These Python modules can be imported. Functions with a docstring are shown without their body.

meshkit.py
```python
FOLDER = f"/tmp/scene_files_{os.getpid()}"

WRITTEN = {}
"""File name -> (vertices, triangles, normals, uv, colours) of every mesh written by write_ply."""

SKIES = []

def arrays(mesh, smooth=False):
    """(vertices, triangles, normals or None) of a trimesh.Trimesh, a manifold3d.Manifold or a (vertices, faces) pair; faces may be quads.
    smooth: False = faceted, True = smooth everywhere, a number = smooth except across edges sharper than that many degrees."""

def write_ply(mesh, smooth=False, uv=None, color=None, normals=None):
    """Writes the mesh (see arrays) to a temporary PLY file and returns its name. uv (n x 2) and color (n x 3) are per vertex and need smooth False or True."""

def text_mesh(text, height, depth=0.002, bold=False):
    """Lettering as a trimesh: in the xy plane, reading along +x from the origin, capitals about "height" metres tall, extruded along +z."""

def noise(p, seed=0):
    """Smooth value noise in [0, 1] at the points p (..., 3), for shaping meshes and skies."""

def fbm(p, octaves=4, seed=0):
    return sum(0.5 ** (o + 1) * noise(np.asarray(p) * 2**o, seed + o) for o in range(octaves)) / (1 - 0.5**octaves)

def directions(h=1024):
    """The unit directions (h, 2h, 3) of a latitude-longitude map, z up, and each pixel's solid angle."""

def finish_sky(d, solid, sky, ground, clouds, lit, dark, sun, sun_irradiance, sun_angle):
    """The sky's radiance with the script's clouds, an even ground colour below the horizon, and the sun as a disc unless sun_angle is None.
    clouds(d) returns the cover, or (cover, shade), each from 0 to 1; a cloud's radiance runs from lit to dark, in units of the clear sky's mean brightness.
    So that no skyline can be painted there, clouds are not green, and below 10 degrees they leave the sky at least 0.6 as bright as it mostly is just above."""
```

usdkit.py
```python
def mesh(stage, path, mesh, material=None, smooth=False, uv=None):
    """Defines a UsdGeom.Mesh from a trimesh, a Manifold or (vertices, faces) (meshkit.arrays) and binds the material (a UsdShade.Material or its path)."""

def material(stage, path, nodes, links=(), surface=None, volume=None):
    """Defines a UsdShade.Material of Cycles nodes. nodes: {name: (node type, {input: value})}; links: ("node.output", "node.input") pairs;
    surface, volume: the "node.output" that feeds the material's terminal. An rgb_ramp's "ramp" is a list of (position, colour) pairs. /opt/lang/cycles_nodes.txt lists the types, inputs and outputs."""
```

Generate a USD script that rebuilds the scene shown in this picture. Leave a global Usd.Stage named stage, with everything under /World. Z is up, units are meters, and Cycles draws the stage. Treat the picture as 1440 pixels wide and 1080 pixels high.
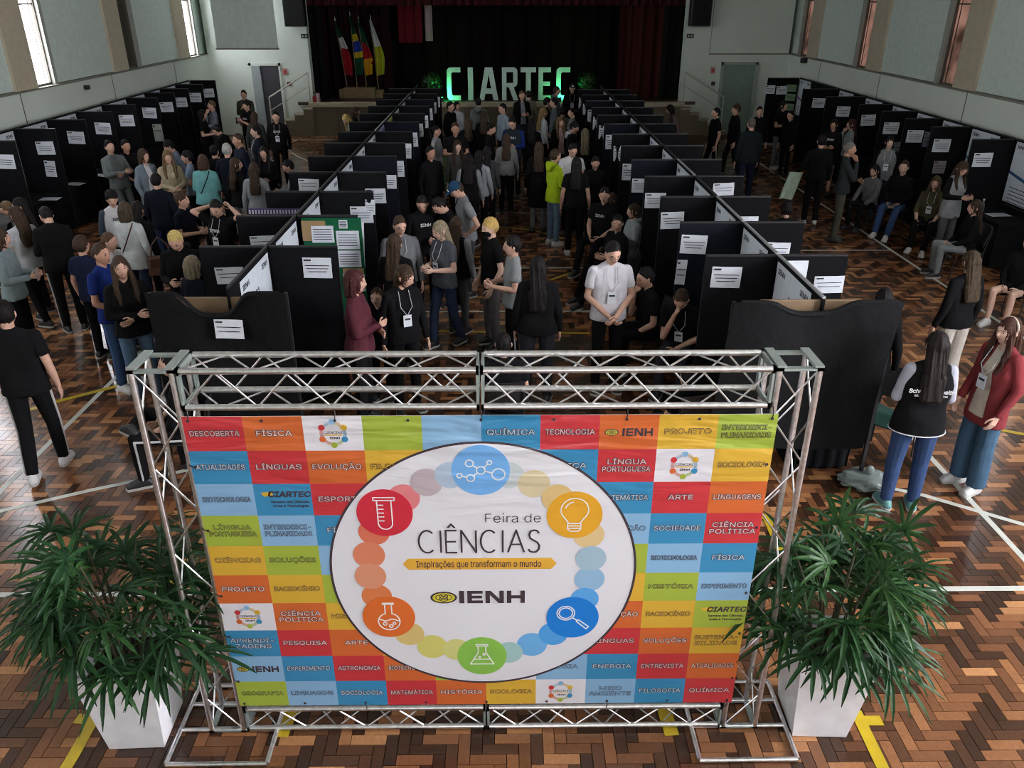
import math, random, glob
import numpy as np, trimesh, usdkit, meshkit
import manifold3d as m3
from manifold3d import Manifold, OpType
import shapely
from shapely.geometry import LineString, Polygon, Point, box as sbox
from shapely import affinity
from shapely.ops import unary_union
from pxr import Usd, UsdGeom, UsdLux, Gf, Sdf, Vt

stage = Usd.Stage.CreateInMemory()
UsdGeom.SetStageUpAxis(stage, UsdGeom.Tokens.z)
UsdGeom.SetStageMetersPerUnit(stage, 1.0)
UsdGeom.Xform.Define(stage, '/World')
UsdGeom.Scope.Define(stage, '/World/Looks')
rng = random.Random(7)
nrng = np.random.default_rng(7)

# ------------------------------------------------------------------ camera
EYE = 4.15
FPX = 1130.0
PITCH = math.atan(549 / FPX)
YAW = math.atan(12 / (FPX / math.cos(PITCH)))
FW = np.array([math.sin(YAW) * math.cos(PITCH), math.cos(YAW) * math.cos(PITCH), -math.sin(PITCH)])
RT = np.array([math.cos(YAW), -math.sin(YAW), 0.0])
UP = np.cross(RT, FW)
CAM = np.array([0, 0, EYE])
cam = UsdGeom.Camera.Define(stage, '/World/camera')
mx = Gf.Matrix4d(1.0)
for i, a in enumerate((RT, UP, -FW)):
    mx.SetRow(i, Gf.Vec4d(*map(float, a), 0))
mx.SetRow(3, Gf.Vec4d(0, 0, EYE, 1))
cam.AddTransformOp().Set(mx)
cam.CreateHorizontalApertureAttr(36.0)
cam.CreateVerticalApertureAttr(27.0)
cam.CreateFocalLengthAttr(36.0 * FPX / 1440)
cam.CreateClippingRangeAttr(Gf.Vec2f(0.05, 200))
cam.CreateExposureAttr(EXPO := -0.15)

# ------------------------------------------------------------------ light: daylight through the hall's windows
PANE_LEFT, PANE_RIGHT, PANE_DOOR, PANE_FRONT, PANE_BAY = 16.5, 7.0, 11.0, 2.6, 54.0
# (the panes are lit window glass, built with the walls below; the glass entrance front is behind the camera)


def at(u, v, z=None, y=None, x=None):
    d = FW + RT * (u - 720) / FPX - UP * (v - 540) / FPX
    t = (z - EYE) / d[2] if z is not None else (y / d[1] if y is not None else x / d[0])
    return CAM + d * t


def px(p):
    q = np.asarray(p, float) - CAM
    w = q @ FW
    return 720 + FPX * (q @ RT) / w, 540 - FPX * (q @ UP) / w


# ------------------------------------------------------------------ materials
_mats = {}


def mat(name, nodes, links, surface):
    if name not in _mats:
        _mats[name] = usdkit.material(stage, '/World/Looks/' + name, nodes, links, surface)
    return _mats[name]


def key(c):
    return '_'.join('%03d' % round(1000 * x) for x in c)


def plain(c, rough=0.5, metal=0.0, spec=0.5, name='paint'):
    return mat(f'{name}_{key(c)}_{int(rough*100)}_{int(metal*10)}_{int(spec*100)}',
               {'n': ('noise_texture', {'scale': 9.0, 'detail': 4.0}), 't': ('texture_coordinate', {}),
                'r': ('rgb_ramp', {'ramp': [(0.25, tuple(x * 0.9 for x in c)), (0.75, tuple(min(1, x * 1.08) for x in c))]}),
                'p': ('principled_bsdf', {'roughness': rough, 'metallic': metal, 'specular_ior_level': spec})},
               [('t.object', 'n.vector'), ('n.fac', 'r.fac'), ('r.color', 'p.base_color')], 'p.BSDF')


def cloth(c, scale=160.0):
    return mat('cloth_' + key(c),
               {'t': ('texture_coordinate', {}), 'n': ('noise_texture', {'scale': 14.0, 'detail': 3.0}),
                'w': ('noise_texture', {'scale': scale, 'detail': 2.0}),
                'r': ('rgb_ramp', {'ramp': [(0.25, tuple(x * 0.85 for x in c)), (0.75, tuple(min(1, x * 1.12) for x in c))]}),
                'b': ('bump', {'strength': 0.35, 'distance': 0.01}),
                'p': ('principled_bsdf', {'roughness': 0.9, 'specular_ior_level': 0.10})},
               [('t.object', 'n.vector'), ('t.object', 'w.vector'), ('n.fac', 'r.fac'), ('r.color', 'p.base_color'),
                ('n.fac', 'b.height'), ('b.normal', 'p.normal')], 'p.BSDF')


def hairmat(c):
    return mat('hair_' + key(c),
               {'t': ('texture_coordinate', {}), 'm': ('mapping', {'scale': (90.0, 90.0, 6.0)}),
                'n': ('noise_texture', {'scale': 1.0, 'detail': 3.0}),
                'r': ('rgb_ramp', {'ramp': [(0.3, tuple(x * 0.55 for x in c)), (0.7, tuple(min(1, x * 1.5) for x in c))]}),
                'b': ('bump', {'strength': 0.5, 'distance': 0.01}),
                'p': ('principled_bsdf', {'roughness': 0.6, 'specular_ior_level': 0.14})},
               [('t.object', 'm.vector'), ('m.vector', 'n.vector'), ('n.fac', 'r.fac'), ('r.color', 'p.base_color'),
                ('n.fac', 'b.height'), ('b.normal', 'p.normal')], 'p.BSDF')


def skinmat(c):
    return mat('skin_' + key(c),
               {'t': ('texture_coordinate', {}), 'n': ('noise_texture', {'scale': 25.0, 'detail': 3.0}),
                'r': ('rgb_ramp', {'ramp': [(0.3, (c[0] * .92, c[1] * .86, c[2] * .84)), (0.7, tuple(x * 1.06 for x in c))]}),
                'p': ('principled_bsdf', {'roughness': 0.5, 'specular_ior_level': 0.35})},
               [('t.object', 'n.vector'), ('n.fac', 'r.fac'), ('r.color', 'p.base_color')], 'p.BSDF')


def glow(name, c, s):
    return mat(name, {'e': ('emission', {'color': c, 'strength': s})}, [], 'e.emission')


WALLP = mat('wall_paint',
            {'g': ('geometry', {}), 'n': ('noise_texture', {'scale': 0.8, 'detail': 6.0}), 'f': ('noise_texture', {'scale': 40.0}),
             'r': ('rgb_ramp', {'ramp': [(0.3, (0.64, 0.70, 0.63)), (0.7, (0.71, 0.78, 0.71))]}),
             'b': ('bump', {'strength': 0.15, 'distance': 0.01}),
             'p': ('principled_bsdf', {'roughness': 0.7})},
            [('g.position', 'n.vector'), ('g.position', 'f.vector'), ('n.fac', 'r.fac'), ('r.color', 'p.base_color'),
             ('f.fac', 'b.height'), ('b.normal', 'p.normal')], 'p.BSDF')
PANELP = plain((0.64, 0.74, 0.68), 0.55, name='wall_panel')
BEIGE = plain((0.52, 0.46, 0.34), 0.75, name='beige_plaster')
CEIL = plain((0.55, 0.55, 0.52), 0.8, name='ceiling_paint')
DARKTRIM = plain((0.10, 0.09, 0.07), 0.6, name='dark_trim')
BLACKCLOTH = cloth((0.007, 0.0075, 0.009))
NAVYCLOTH = cloth((0.008, 0.010, 0.016))
BLACKP = plain((0.012, 0.012, 0.014), 0.45, name='black_plastic')
STEEL = mat('truss_aluminium',
            {'g': ('geometry', {}), 'n': ('noise_texture', {'scale': 30.0, 'detail': 4.0}),
             'r': ('rgb_ramp', {'ramp': [(0.3, (0.74, 0.74, 0.75)), (0.7, (0.84, 0.84, 0.85))]}),
             'rr': ('map_range', {'to_min': 0.24, 'to_max': 0.34}),
             'p': ('principled_bsdf', {'metallic': 1.0})},
            [('g.position', 'n.vector'), ('n.fac', 'r.fac'), ('r.color', 'p.base_color'), ('n.fac', 'rr.value'), ('rr.result', 'p.roughness')], 'p.BSDF')
RAIL = plain((0.55, 0.56, 0.57), 0.35, 0.6, name='rail_metal')
PAPER = plain((0.66, 0.70, 0.76), 0.6, name='paper')
INK = plain((0.03, 0.03, 0.035), 0.6, name='ink')
WOOD = mat('light_wood',
           {'t': ('texture_coordinate', {}), 'm': ('mapping', {'scale': (3, 3, 30)}), 'n': ('noise_texture', {'scale': 2.0, 'detail': 5.0}),
            'r': ('rgb_ramp', {'ramp': [(0.3, (0.16, 0.10, 0.045)), (0.7, (0.26, 0.17, 0.08))]}),
            'p': ('principled_bsdf', {'roughness': 0.5})},
           [('t.object', 'm.vector'), ('m.vector', 'n.vector'), ('n.fac', 'r.fac'), ('r.color', 'p.base_color')], 'p.BSDF')
PARQUET = mat('parquet',
              {'a': ('attribute', {'attribute': 'tone'}), 'g': ('geometry', {}), 'm': ('mapping', {'scale': (30, 30, 30)}),
               'n': ('noise_texture', {'scale': 1.0, 'detail': 5.0, 'distortion': 1.5}),
               'r': ('rgb_ramp', {'ramp': [(0.0, (0.040, 0.019, 0.011)), (0.3, (0.10, 0.043, 0.021)), (0.6, (0.20, 0.084, 0.037)), (0.85, (0.32, 0.145, 0.062)), (1.0, (0.43, 0.21, 0.09))]}),
               'k': ('rgb_ramp', {'ramp': [(0.3, (0.82, 0.82, 0.82)), (0.7, (1.12, 1.1, 1.08))]}),
               'x': ('mix_color', {'blend_type': 'multiply', 'fac': 1.0}),
               'w': ('noise_texture', {'scale': 1.3, 'detail': 3.0}),
               'q': ('map_range', {'to_min': 0.10, 'to_max': 0.30}),
               'p': ('principled_bsdf', {'specular_ior_level': 0.5})},
              [('a.fac', 'r.fac'), ('g.position', 'm.vector'), ('m.vector', 'n.vector'), ('n.fac', 'k.fac'), ('r.color', 'x.a'), ('k.color', 'x.b'),
               ('x.result', 'p.base_color'), ('g.position', 'w.vector'), ('w.fac', 'q.value'), ('q.result', 'p.roughness')], 'p.BSDF')
WHITELINE = plain((0.52, 0.54, 0.49), 0.35, name='court_line_white')
YELLOWLINE = plain((0.46, 0.33, 0.015), 0.35, name='court_line_yellow')

# ------------------------------------------------------------------ helpers
_count = {}


def numbered(path):
    k = _count.get(path, 0)
    _count[path] = k + 1
    return path if k == 0 else '%s_%03d' % (path, k)


def prim_of(o):
    return o.GetPrim() if hasattr(o, 'GetPrim') else o


def tag(o, label=None, cat=None, group=None, kind=None):
    p = prim_of(o)
    for k, v in (('label', label), ('category', cat), ('group', group), ('kind', kind)):
        if v:
            p.SetCustomDataByKey(k, v)
    return p


def thing(name, label, cat, loc=(0, 0, 0), rotz=0.0, group=None, kind=None):
    x = UsdGeom.Xform.Define(stage, numbered('/World/' + name))
    x.AddTranslateOp().Set(Gf.Vec3d(*map(float, loc)))
    x.AddRotateZOp().Set(float(rotz))
    return tag(x, label, cat, group, kind)


def obj(name, mesh, m, parent=None, smooth=False, label=None, kind=None):
    base = str(parent.GetPath()) if parent is not None else '/World'
    o = usdkit.mesh(stage, numbered(base + '/' + name), mesh, m, smooth=smooth)
    p = o.GetPrim()
    if label:
        p.SetCustomDataByKey('label', label)
    if kind:
        p.SetCustomDataByKey('kind', kind)
    return p


def tri(v, f):
    return trimesh.Trimesh(np.asarray(v, float), np.asarray(f), process=False)


def bx(x0, y0, z0, x1, y1, z1):
    m = trimesh.creation.box([abs(x1 - x0), abs(y1 - y0), abs(z1 - z0)])
    m.apply_translation([(x0 + x1) / 2, (y0 + y1) / 2, (z0 + z1) / 2])
    return m


def rbox(x0, y0, z0, x1, y1, z1, r=0.006):
    """box with chamfered edges"""
    P = []
    for sx in (0, 1):
        for sy in (0, 1):
            for sz in (0, 1):
                c = np.array([(x0, x1)[sx], (y0, y1)[sy], (z0, z1)[sz]], float)
                d = np.array([1 - 2 * sx, 1 - 2 * sy, 1 - 2 * sz]) * r
                P += [c + d * (0, 1, 1), c + d * (1, 0, 1), c + d * (1, 1, 0)]
    return man2tri(Manifold.hull_points(np.array(P)))


def man2tri(M):
    mm = M.to_mesh()
    return tri(mm.vert_properties[:, :3], mm.tri_verts)


def tube(p, q, r, n=10):
    p, q = np.asarray(p, float), np.asarray(q, float)
    return trimesh.creation.cylinder(radius=r, segment=[p, q], sections=n)


def cat(ms):
    return trimesh.util.concatenate(list(ms))


def sweep(pts, r, n=8):
    pts = np.asarray(pts, float)
    t = np.gradient(pts, axis=0)
    t /= np.linalg.norm(t, axis=1, keepdims=True) + 1e-12
    a = np.cross(t, [0, 0, 1.0])
    bad = np.linalg.norm(a, axis=1) < 1e-3
    a[bad] = np.cross(t[bad], [1.0, 0, 0])
    a /= np.linalg.norm(a, axis=1, keepdims=True)
    b = np.cross(t, a)
    rr = np.broadcast_to(r, (len(pts),))
    an = np.arange(n) * 2 * np.pi / n
    v = pts[:, None] + rr[:, None, None] * (np.cos(an)[None, :, None] * a[:, None] + np.sin(an)[None, :, None] * b[:, None])
    f = []
    for i in range(len(pts) - 1):
        for j in range(n):
            k = (j + 1) % n
            f += [[i * n + j, (i + 1) * n + j, i * n + k], [(i + 1) * n + j, (i + 1) * n + k, i * n + k]]
    vv = np.vstack([v.reshape(-1, 3), pts[0], pts[-1]])
    c0, c1 = len(vv) - 2, len(vv) - 1
    L = (len(pts) - 1) * n
    for j in range(n):
        k = (j + 1) % n
        f += [[c0, j, k], [c1, L + k, L + j]]
    return tri(vv, f)


def gridsurf(fn, nu, nv, thick=0.004):
    """fn(u,v)->(x,y,z) arrays on [0,1]^2, made into a thin closed sheet along its own normal"""
    u, v = np.meshgrid(np.linspace(0, 1, nu), np.linspace(0, 1, nv), indexing='ij')
    P = np.stack(fn(u, v), -1)
    du, dv = np.gradient(P, axis=0), np.gradient(P, axis=1)
    n = np.cross(du, dv)
    n /= np.linalg.norm(n, axis=-1, keepdims=True) + 1e-12
    A, B = (P + n * thick / 2).reshape(-1, 3), (P - n * thick / 2).reshape(-1, 3)
    N = len(A)
    idx = np.arange(N).reshape(nu, nv)
    q = np.stack([idx[:-1, :-1], idx[1:, :-1], idx[1:, 1:], idx[:-1, 1:]], -1).reshape(-1, 4)
    f = np.vstack([q[:, [0, 1, 2]], q[:, [0, 2, 3]]])
    F = [f, f[:, ::-1] + N]
    loop = np.concatenate([idx[:, 0], idx[-1, 1:], idx[::-1, -1][1:], idx[0, ::-1][1:-1]])
    l2 = np.roll(loop, -1)
    F += [np.stack([loop, loop + N, l2], 1), np.stack([l2, loop + N, l2 + N], 1)]
    return tri(np.vstack([A, B]), np.vstack(F))


def flat(shape, y, depth, sx=1.0):
    """a shapely shape in (x, z) as a thin plate whose front face is at y (facing -y), depth back"""
    gs = [g for g in getattr(shape, 'geoms', [shape]) if g.area > 1e-7 and g.geom_type == 'Polygon']
    ms = []
    for g in gs:
        m = trimesh.creation.extrude_polygon(g, depth, engine='earcut')
        v = np.array(m.vertices)
        ms.append(tri(np.stack([v[:, 0], y + depth - v[:, 2], v[:, 1]], 1), np.array(m.faces)))
    m = cat(ms)
    return m


_FONT = {}


def text_shape(text, height, bold=0, wide=1.0):
    """the outline of lettering as a shapely shape, centred at the origin, capitals `height` tall"""
    k = (text, bold)
    if k not in _FONT:
        from PIL import Image, ImageDraw, ImageFont
        font = ImageFont.truetype(glob.glob('/opt/blender-*/*/datafiles/fonts/Inter.woff2')[0], 96)
        x0, y0, x1, y1 = font.getbbox(text, anchor='ls', stroke_width=bold)
        im = Image.new('L', (x1 - x0 + 8, y1 - y0 + 8))
        ImageDraw.Draw(im).text((4 - x0, 4 - y0), text, 255, font, anchor='ls', stroke_width=bold)
        on = np.pad(np.asarray(im) > 127, ((0, 0), (1, 1))).astype(np.int8)
        rows, starts = np.nonzero(np.diff(on, axis=1) == 1)
        ends = np.nonzero(np.diff(on, axis=1) == -1)[1]
        sh = unary_union(shapely.box(starts, -rows - 1, ends, -rows)).buffer(0.6).buffer(-0.6).simplify(0.9)
        sh = affinity.translate(sh, -(x1 - x0 + 8) / 2, (4 - y0) - 35)
        _FONT[k] = sh
    s = height / 70.0
    return affinity.scale(_FONT[k], s * wide, s, origin=(0, 0))


# ------------------------------------------------------------------ the floor: a herringbone parquet, every plank real
XL, XR, YB, YF = -9.3, 9.0, -2.6, 27.3
ZF = 0.0
floor = thing('floor', 'dark herringbone parquet floor of the sports hall', 'floor', kind='structure')
obj('subfloor', bx(XL - .3, YB - .3, -0.12, XR + .3, YF + 6, -0.012), plain((0.02, 0.013, 0.009), 0.8, name='subfloor'), floor)
PW, PLn = 0.074, 0.222
SPOTS = []
K = int(40 / PW)
for j in range(-90, 91):
    for k in range(-K, K):
        ox, oy = k * PW + j * PLn, k * PW - j * PLn
        if XL - .2 < ox < XR and YB - .2 < oy < YF:
            SPOTS.append((ox, oy, ox + PLn, oy + PW, 0))
        ox, oy = ox, oy + PW
        if XL - .2 < ox < XR and YB - .2 < oy < YF:
            SPOTS.append((ox, oy, ox + PW, oy + PLn, 1))
SP = np.array(SPOTS, float)
cen = np.stack([(SP[:, 0] + SP[:, 2]) / 2, (SP[:, 1] + SP[:, 3]) / 2], 1)
# tones: lots laid in runs, so that whole zigzag courses come out dark or light
course = np.floor((cen[:, 0] - cen[:, 1]) / (2 * PLn) + 0.5 * SP[:, 4])
tone = 0.34 * meshkit.noise(np.stack([course * 7.7 + 100, (cen[:, 0] + cen[:, 1]) * 0.5, 0 * course], 1), 3) + 0.66 * nrng.random(len(SP))
patch = meshkit.noise(np.concatenate([cen * 0.55, np.zeros((len(cen), 1))], 1), 11) - .5
tone = np.clip((tone - 0.5) * 1.5 + 0.40 + 0.5 * patch + 0.13 * (1 - 2 * SP[:, 4]) + nrng.normal(0, .05, len(SP)), 0, 1)
tone[nrng.random(len(SP)) < 0.05] = 0.05
lift = nrng.uniform(-0.0006, 0.0006, len(SP))


def planks(idx):
    S = SP[idx]
    g, c = 0.0007, 0.0016
    n = len(S)
    x0, y0, x1, y1 = (S[:, i] for i in range(4))
    x0, y0, x1, y1 = x0 + g, y0 + g, x1 - g, y1 - g
    z = ZF + lift[idx]
    lo = np.stack([np.stack([x0, y0, z * 0 - .012], 1), np.stack([x1, y0, z * 0 - .012], 1), np.stack([x1, y1, z * 0 - .012], 1), np.stack([x0, y1, z * 0 - .012], 1)], 1)
    hi = np.stack([np.stack([x0 + c, y0 + c, z], 1), np.stack([x1 - c, y0 + c, z], 1), np.stack([x1 - c, y1 - c, z], 1), np.stack([x0 + c, y1 - c, z], 1)], 1)
    v = np.concatenate([lo, hi], 1).reshape(-1, 3)
    f = [[4, 5, 6], [4, 6, 7]]
    for a in range(4):
        b = (a + 1) % 4
        f += [[a, b, b + 4], [a, b + 4, a + 4]]
    F = (np.array(f)[None] + 8 * np.arange(n)[:, None, None]).reshape(-1, 3)
    return tri(v, F), np.repeat(tone[idx], 8)


def with_tone(p, t):
    pv = UsdGeom.PrimvarsAPI(p).CreatePrimvar('tone', Sdf.ValueTypeNames.FloatArray, 'vertex')
    pv.Set(Vt.FloatArray.FromNumpy(np.asarray(t, np.float32)))


q3 = np.concatenate([cen, np.zeros((len(cen), 1))], 1) - CAM
wd = q3 @ FW
uu, vv = 720 + FPX * (q3 @ RT) / wd, 540 - FPX * (q3 @ UP) / wd
seen = (wd > 0) & (uu > -10) & (uu < 1450) & (vv > 200) & (vv < 1090)
hid = (vv < 985) & (vv > 575) & (uu > 262 + .2 * (vv - 580)) & (uu < 1085 - .15 * (vv - 580))
hid |= (uu > 60) & (uu < 262) & (vv > 700) & (vv < 1055) | (uu > 1090) & (uu < 1300) & (vv > 700) & (vv < 1035)
order = np.argsort(np.where(seen & ~hid, wd, 1e6))
near300, rest = order[:300], order[300:]
for i in near300:
    m, t = planks(np.array([i]))
    with_tone(obj('plank', m, PARQUET, floor), t)
m, t = planks(np.sort(rest))
with_tone(obj('planks', m, PARQUET, floor, kind='stuff'), t)


LINES = [0]


def line(name, pts, w, m, label, catg='line'):
    """a painted floor line as a thin strip along a polyline"""
    sh = LineString([(p[0], p[1]) for p in pts]).buffer(w / 2, cap_style='flat', join_style='mitre')
    ms = trimesh.creation.extrude_polygon(sh, 0.0012, engine='earcut')
    LINES[0] += 1
    ms.apply_translation([0, 0, 0.0008 + LINES[0] * 0.00015])
    return tag(obj(name, ms, m), label, catg)


G = lambda u, v: at(u, v, z=0)
line('court_line', [(-4.68, -1), (-4.68, 24.0)], 0.055, WHITELINE, 'white court line running along the left stalls toward the stage')
line('court_line', [(4.23, -1), (4.23, 7.4)], 0.055, WHITELINE, 'white court line passing under the white sneakers of the red-coated woman')
line('court_line', [(6.95, 6.5), (6.95, 24.0)], 0.055, WHITELINE, 'long white court line running beside the seated girls on the right')
line('court_line', [(-7, 4.875), (7, 4.875)], 0.055, WHITELINE, 'white court line crossing the floor behind both potted palms')
line('court_line', [G(0, 719), G(130, 689), G(265, 661)], 0.055, WHITELINE, 'white line slanting behind the left potted palm')
line('court_line', [G(1199, 675), G(1300, 697), G(1440, 738)], 0.055, WHITELINE, 'white line slanting behind the right potted palm')
line('court_line', [(-1.6, 16.75), (1.7, 16.75)], 0.055, WHITELINE, 'white line across the central aisle behind the boy in the cap')
line('court_line', [(-1.4, 13.0), (1.5, 13.0)], 0.05, WHITELINE, 'white line across the central aisle right of the masked blond boy')
line('court_line', [(-1.5, 10.95), (1.6, 10.95)], 0.05, WHITELINE, 'white line across the central aisle behind the woman with long black hair')
line('court_line', [(4.9, 13.98), (6.95, 13.98)], 0.05, WHITELINE, 'short white line meeting the long court line by the man in olive trousers')
line('court_line', [G(402, 197), G(470, 197)], 0.055, WHITELINE, 'white end line in front of the stage steps on the left')
line('court_arc', [G(432, 226), G(418, 220), G(408, 213), G(403, 206), G(407, 200), G(418, 197)], 0.055, WHITELINE, 'curved white line in front of the left end of the stage', 'line')
line('yellow_line', [G(40, 577), G(65, 569), G(130, 552), G(190, 537)], 0.075, YELLOWLINE, 'yellow line crossing the white court line beside the left truss leg')
line('yellow_line', [G(700, 319), G(750, 324), G(800, 337)], 0.06, YELLOWLINE, 'curved yellow line under the girl in the lime hoodie')
line('yellow_line', [G(774, 394), G(812, 381)], 0.06, YELLOWLINE, 'short yellow stroke beside the seated pupils of the central aisle')
line('yellow_line', [G(610, 466), G(830, 469)], 0.06, YELLOWLINE, 'yellow line crossing the aisle under the masked blond boy')
line('yellow_line', [G(1380, 600), G(1445, 612)], 0.06, YELLOWLINE, 'yellow line behind the red-coated woman')
tp = [G(90, 1085), G(104, 1062), G(133, 1010)]
line('floor_tape', tp, 0.075, YELLOWLINE, 'strip of yellow tape on the floor at the left pot', 'tape')
line('floor_tape', [G(107, 1011), G(137, 1013)], 0.075, YELLOWLINE, 'short cross strip of yellow tape topping the strip by the left pot', 'tape')
line('floor_tape', [G(1203, 1000), G(1222, 1040), G(1246, 1090)], 0.075, YELLOWLINE, 'strip of yellow tape on the floor at the right pot', 'tape')
line('floor_tape', [G(1212, 1014), G(1240, 1014)], 0.075, YELLOWLINE, 'short cross strip of yellow tape beside the right pot', 'tape')
line('floor_tape', [G(425, 960), G(415, 985), G(395, 1037)], 0.09, YELLOWLINE, 'strip of yellow tape passing under the left half of the bottom truss', 'tape')
line('floor_tape', [G(922, 960), G(930, 985), G(945, 1035)], 0.09, YELLOWLINE, 'strip of yellow tape passing under the right half of the bottom truss', 'tape')
line('floor_tape', [G(1100, 780), G(1088, 752), G(1078, 728), G(1070, 727)], 0.07, YELLOWLINE, 'yellow tape corner seen behind the right truss leg', 'tape')
line('floor_tape', [G(205, 818), G(250, 822)], 0.09, YELLOWLINE, 'short yellow tape patch behind the left palm', 'tape')

# ------------------------------------------------------------------ walls
ZS, ZT = 2.42, 7.2
STRUCT = []


def struct(name, mesh, m, label=None):
    return tag(obj(name, mesh, m), label, None, None, 'structure')


wn = [0]


def window(loc_mesh, frame_mesh, mt, label, bars=None):
    wn[0] += 1
    w = thing('window_%d' % wn[0], label, 'window', kind='structure')
    obj('pane', loc_mesh, mt, w)
    obj('window_frame', frame_mesh, DARKTRIM, w)
    if bars is not None:
        obj('glazing_bar', bars, DARKTRIM, w)
    return w


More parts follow.
